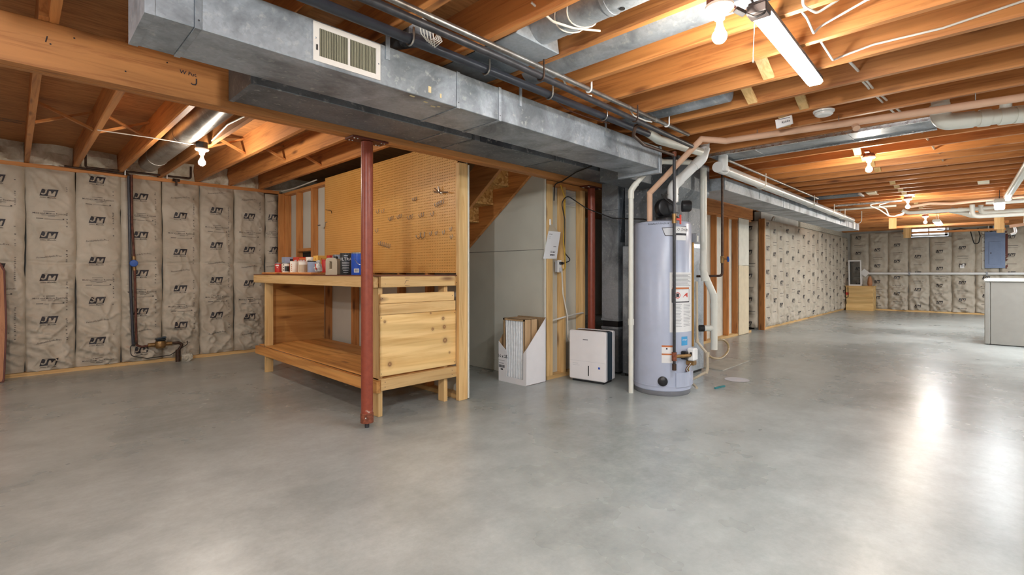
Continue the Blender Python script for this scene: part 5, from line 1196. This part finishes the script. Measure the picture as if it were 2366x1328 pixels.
cable('brownish cable threaded through the joists past the glowing bulb', [(5.7, .50, 2.53), (6.1, .49, 2.51), (6.5, .48, 2.53), (6.9, .46, 2.50), (7.3, .45, 2.53), (7.7, .44, 2.51), (8.3, .42, 2.53)], .010, 'beige_plastic', .1)
cable('white cable staple loop under a joist before the glowing bulb', [(5.60, .55, 2.50), (5.58, .53, 2.452), (5.66, .51, 2.452), (5.68, .50, 2.50)], .008, 'wire_white', .03)
cable('thin white cable dangling at the top edge beside the grille', [(1.78, 1.62, 2.52), (1.92, 1.60, 2.47), (2.02, 1.55, 2.455), (2.22, 1.52, 2.50)], .006, 'wire_white')
cable('white and black cord loop hanging above the strip light end', [(2.52, .62, 2.52), (2.58, .64, 2.44), (2.66, .60, 2.42), (2.70, .52, 2.47), (2.70, .45, 2.55)], .006, 'wire_white', .04)
for i, (a, b) in enumerate((((10.9, 1.66, 2.42), (11.05, 1.45, 2.459)), ((10.95, 1.52, 2.40), (11.1, 1.38, 2.459)))):
    cable(('longer', 'shorter')[i]+' white cable hanging in a bunch before the wooden rack', [b, a, (11.0, 1.5-.1*i, 2.33), (11.0, 1.36, 2.20), (11.0, 1.28, 2.19), (11.0, 1.16, 2.21+.02*i), (11.0, 1.15, 2.25)], .011, 'wire_white', .05, 'cable', 'hanging bunch of white cables')

# ------------------------------------------------------------------ far end
RK = thing('hanging_rack', 'orange wooden rack of rails hung from the joists before the window', 'rack', (15.8, .9, 2.2))
rb = lambda n, p, q, a, b, m='pine_y': MB().bar(p, q, a, b).build(n, m, RK)
rb('rail', (14.6, 1.78, 2.25), (14.6, -.20, 2.25), .09, .05, 'joist_y'); rb('rail', (17.0, 1.80, 2.25), (17.0, -.18, 2.25), .09, .05, 'joist_y')
MB().box(14.55, 14.59, 1.66, 1.80, 2.22, 2.62).build('hanger_board', 'pine_z', RK); MB().box(16.95, 16.99, 1.62, 1.78, 2.12, 2.62).build('hanger_board', 'pine_z', RK)
MB().box(14.55, 14.59, -.13, .02, 2.10, 2.62).build('hanger_board', 'pine_z', RK); MB().box(16.95, 16.99, -.16, -.02, 2.16, 2.62).build('hanger_board', 'pine_z', RK)
CB = thing('wooden_cabinet', 'low pale plywood box standing in the far corner', 'cabinet', (18.65, 3.15, 0))
MB().box(18.40, 18.94, 2.66, 3.36, 0, .745).build('body', 'ply_y', CB, bevel=.006); MB().box(18.38, 18.96, 2.64, 3.38, .746, .765).build('top', 'pine_y', CB, bevel=.003)
MB().box(18.393, 18.401, 3.28, 3.36, .48, .56).build('red_box', 'red_plastic', CB); MB().tube(fillet([(18.39, 3.30, .74), (18.385, 3.29, .42), (18.385, 3.36, .38), (18.385, 3.34, .20)], .03), .008, 6).build('cord', 'wire_black', CB, smooth=True)
SN = thing('screen_frame', 'white framed window screen propped upright on the plywood box', 'screen', (18.62, 3.2, .766))
def sbar(z0, z1, y0, y1): return (18.60+(z0-.766)*.16, 18.62+(z1-.766)*.16, y0, y1, z0, z1)
lean = .14
def lean_pt(y, z): return (18.55+(z-.766)*lean, y+.04*(z-.766), z)
for a, b in ((((3.29), .766), (3.29, 1.57)), ((2.985, .766), (2.985, 1.57))): MB().bar(lean_pt(*a), lean_pt(*b), .03, .04, (1, 0, 0)).build('side_bar', 'plate_white', SN)
for z in (.786, 1.55): MB().bar(lean_pt(3.29, z), lean_pt(2.985, z), .03, .04, (0, 0, 1)).build('cross_bar', 'plate_white', SN)
MB().add([lean_pt(3.28, .79), lean_pt(2.995, .79), lean_pt(2.995, 1.55), lean_pt(3.28, 1.55)], [(0, 1, 2, 3)]).build('mesh', 'screen', SN)
HP = thing('wall_pipe', 'long white pipe running along the back wall at waist height', 'pipe', (18.95, .5, 1.12))
MB().tube(fillet([(18.98, 3.05, .80), (18.98, 3.05, 1.15), (18.96, 2.95, 1.15), (18.96, -3.5, 1.16)], .06), .036, 14).build('pipe_run', 'pvc_bright', HP, smooth=True)
for y in (1.85, .17, -1.4): MB().box(18.92, 19.06, y-.02, y+.02, 1.10, 1.205).build('bracket', 'can_gray', HP)
tag(MB().prism([(0, -.13), (.13, 0), (0, .13), (-.13, 0)], (18.88, 2.94, 1.17), (0, -1, 0), (0, .12, 1), (-.012, 0, 0)).build('wall_plate', 'plate_white'), 'white square plate tilted like a diamond on the back wall pipe', 'plate')
tag(MB().lathe([(.05, 0), (.07, .06), (.055, .22), (.03, .30), (0, .30)], (18.80, 2.80, .766), n=16).build('wooden_vase', 'oak', smooth=True), 'small turned brown wooden lamp base on the plywood box beside screen', 'lamp base')
EP = thing('electrical_panel', 'blue grey electrical panel with door on the back wall', 'electrical panel', (19.0, 0, 1.30))
MB().box(18.96, 19.10, -.19, .215, 1.305, 2.31).build('cabinet', 'panel_blue', EP, bevel=.006); MB().box(18.95, 18.962, -.10, .13, 1.41, 2.04).build('door', 'panel_blue', EP, bevel=.004); MB().box(18.945, 18.951, .08, .10, 1.70, 1.74).build('latch', 'black_plastic', EP)
MB().box(19.02, 19.09, -.24, -.195, 1.29, 2.32).build('side_board', 'table_edge', EP); MB().box(19.02, 19.09, .218, .262, 1.29, 2.32).build('side_board', 'pvc', EP)
for i, y in enumerate((.13, .08, .03, -.02, -.07, -.12)): cable(ORD[i]+' cable from the window side rising above the electrical panel', [(19.0, y, 2.31), (18.98, y+.01, 2.42), (18.98, y+.02*(i % 2), 2.56)], .014, ('wire_white', 'abs', 'jar_blue')[i % 3], .03, 'cable', 'cables above the electrical panel')
t = thing('wall_outlet', 'cream outlet plate on the back wall above the white pipe', 'outlet', (19.0, .68, 1.31)); MB().box(19.02, 19.06, .635, .725, 1.305, 1.43).build('cover_plate', 'plate_white', t, bevel=.004); MB().box(19.012, 19.021, .665, .695, 1.34, 1.395).build('socket', 'label_gray', t)
cable('black wire bundle looping along the joists above the window', [(18.7, 1.2, 2.42), (18.7, .9, 2.38), (18.7, .7, 2.42), (18.7, .5, 2.36), (18.75, .45, 2.10), (18.8, .42, 1.98), (18.8, .33, 2.0), (18.8, .30, 2.2), (18.75, .35, 2.42)], .012, 'wire_black', .06)
HB = thing('coat_hanger_hooks', 'white and tan hooks hanging by the right edge on the back wall', 'hook', (14.0, -.32, 2.0))
MB().bar((14.0, -.20, 2.11), (14.0, -.55, 2.16), .03, .06).build('bar', 'tan_foam', HB); MB().tube(fillet([(14.0, -.27, 2.09), (14.0, -.29, 1.98), (14.0, -.22, 1.95)], .04), .022, 8).build('hook', 'pvc_bright', HB, smooth=True); MB().tube([(14.0, -.4, 2.15), (14.0, -.42, 2.459)], .01, 8).build('hanger', 'pvc', HB)
WA = thing('washing_machine', 'grey washer cabinet with white top at the right edge', 'washing machine', (11.6, -.28, 0))
MB().box(11.27, 11.95, -.62, .06, .012, 1.035).build('cabinet', 'washer_body', WA, bevel=.008); MB().box(11.262, 11.95, .064, .13, .012, 1.035).build('front_panel', 'washer_body', WA, bevel=.01)
MB().box(11.25, 11.97, -.63, .14, 1.038, 1.085).build('top', 'washer_top', WA, bevel=.012); MB().box(11.30, 11.92, -.60, .10, 0, .013).build('base', 'black_plastic', WA)
MB().box(11.80, 11.96, -.62, .10, 1.086, 1.095).build('console_foot', 'washer_top', WA)

# small strips: wall fringe on the right stud wall
t = thing('beam_hook', 'small hook and cable loop on the girder end above the far studs', 'hook', (10.5, 3.4, 2.2)); MB().tube(fillet([(11.2, 3.36, 2.28), (11.25, 3.34, 2.36), (11.38, 3.34, 2.36), (11.40, 3.36, 2.30)], .03), .012, 6).build('loop', 'hook_steel', t, smooth=True)
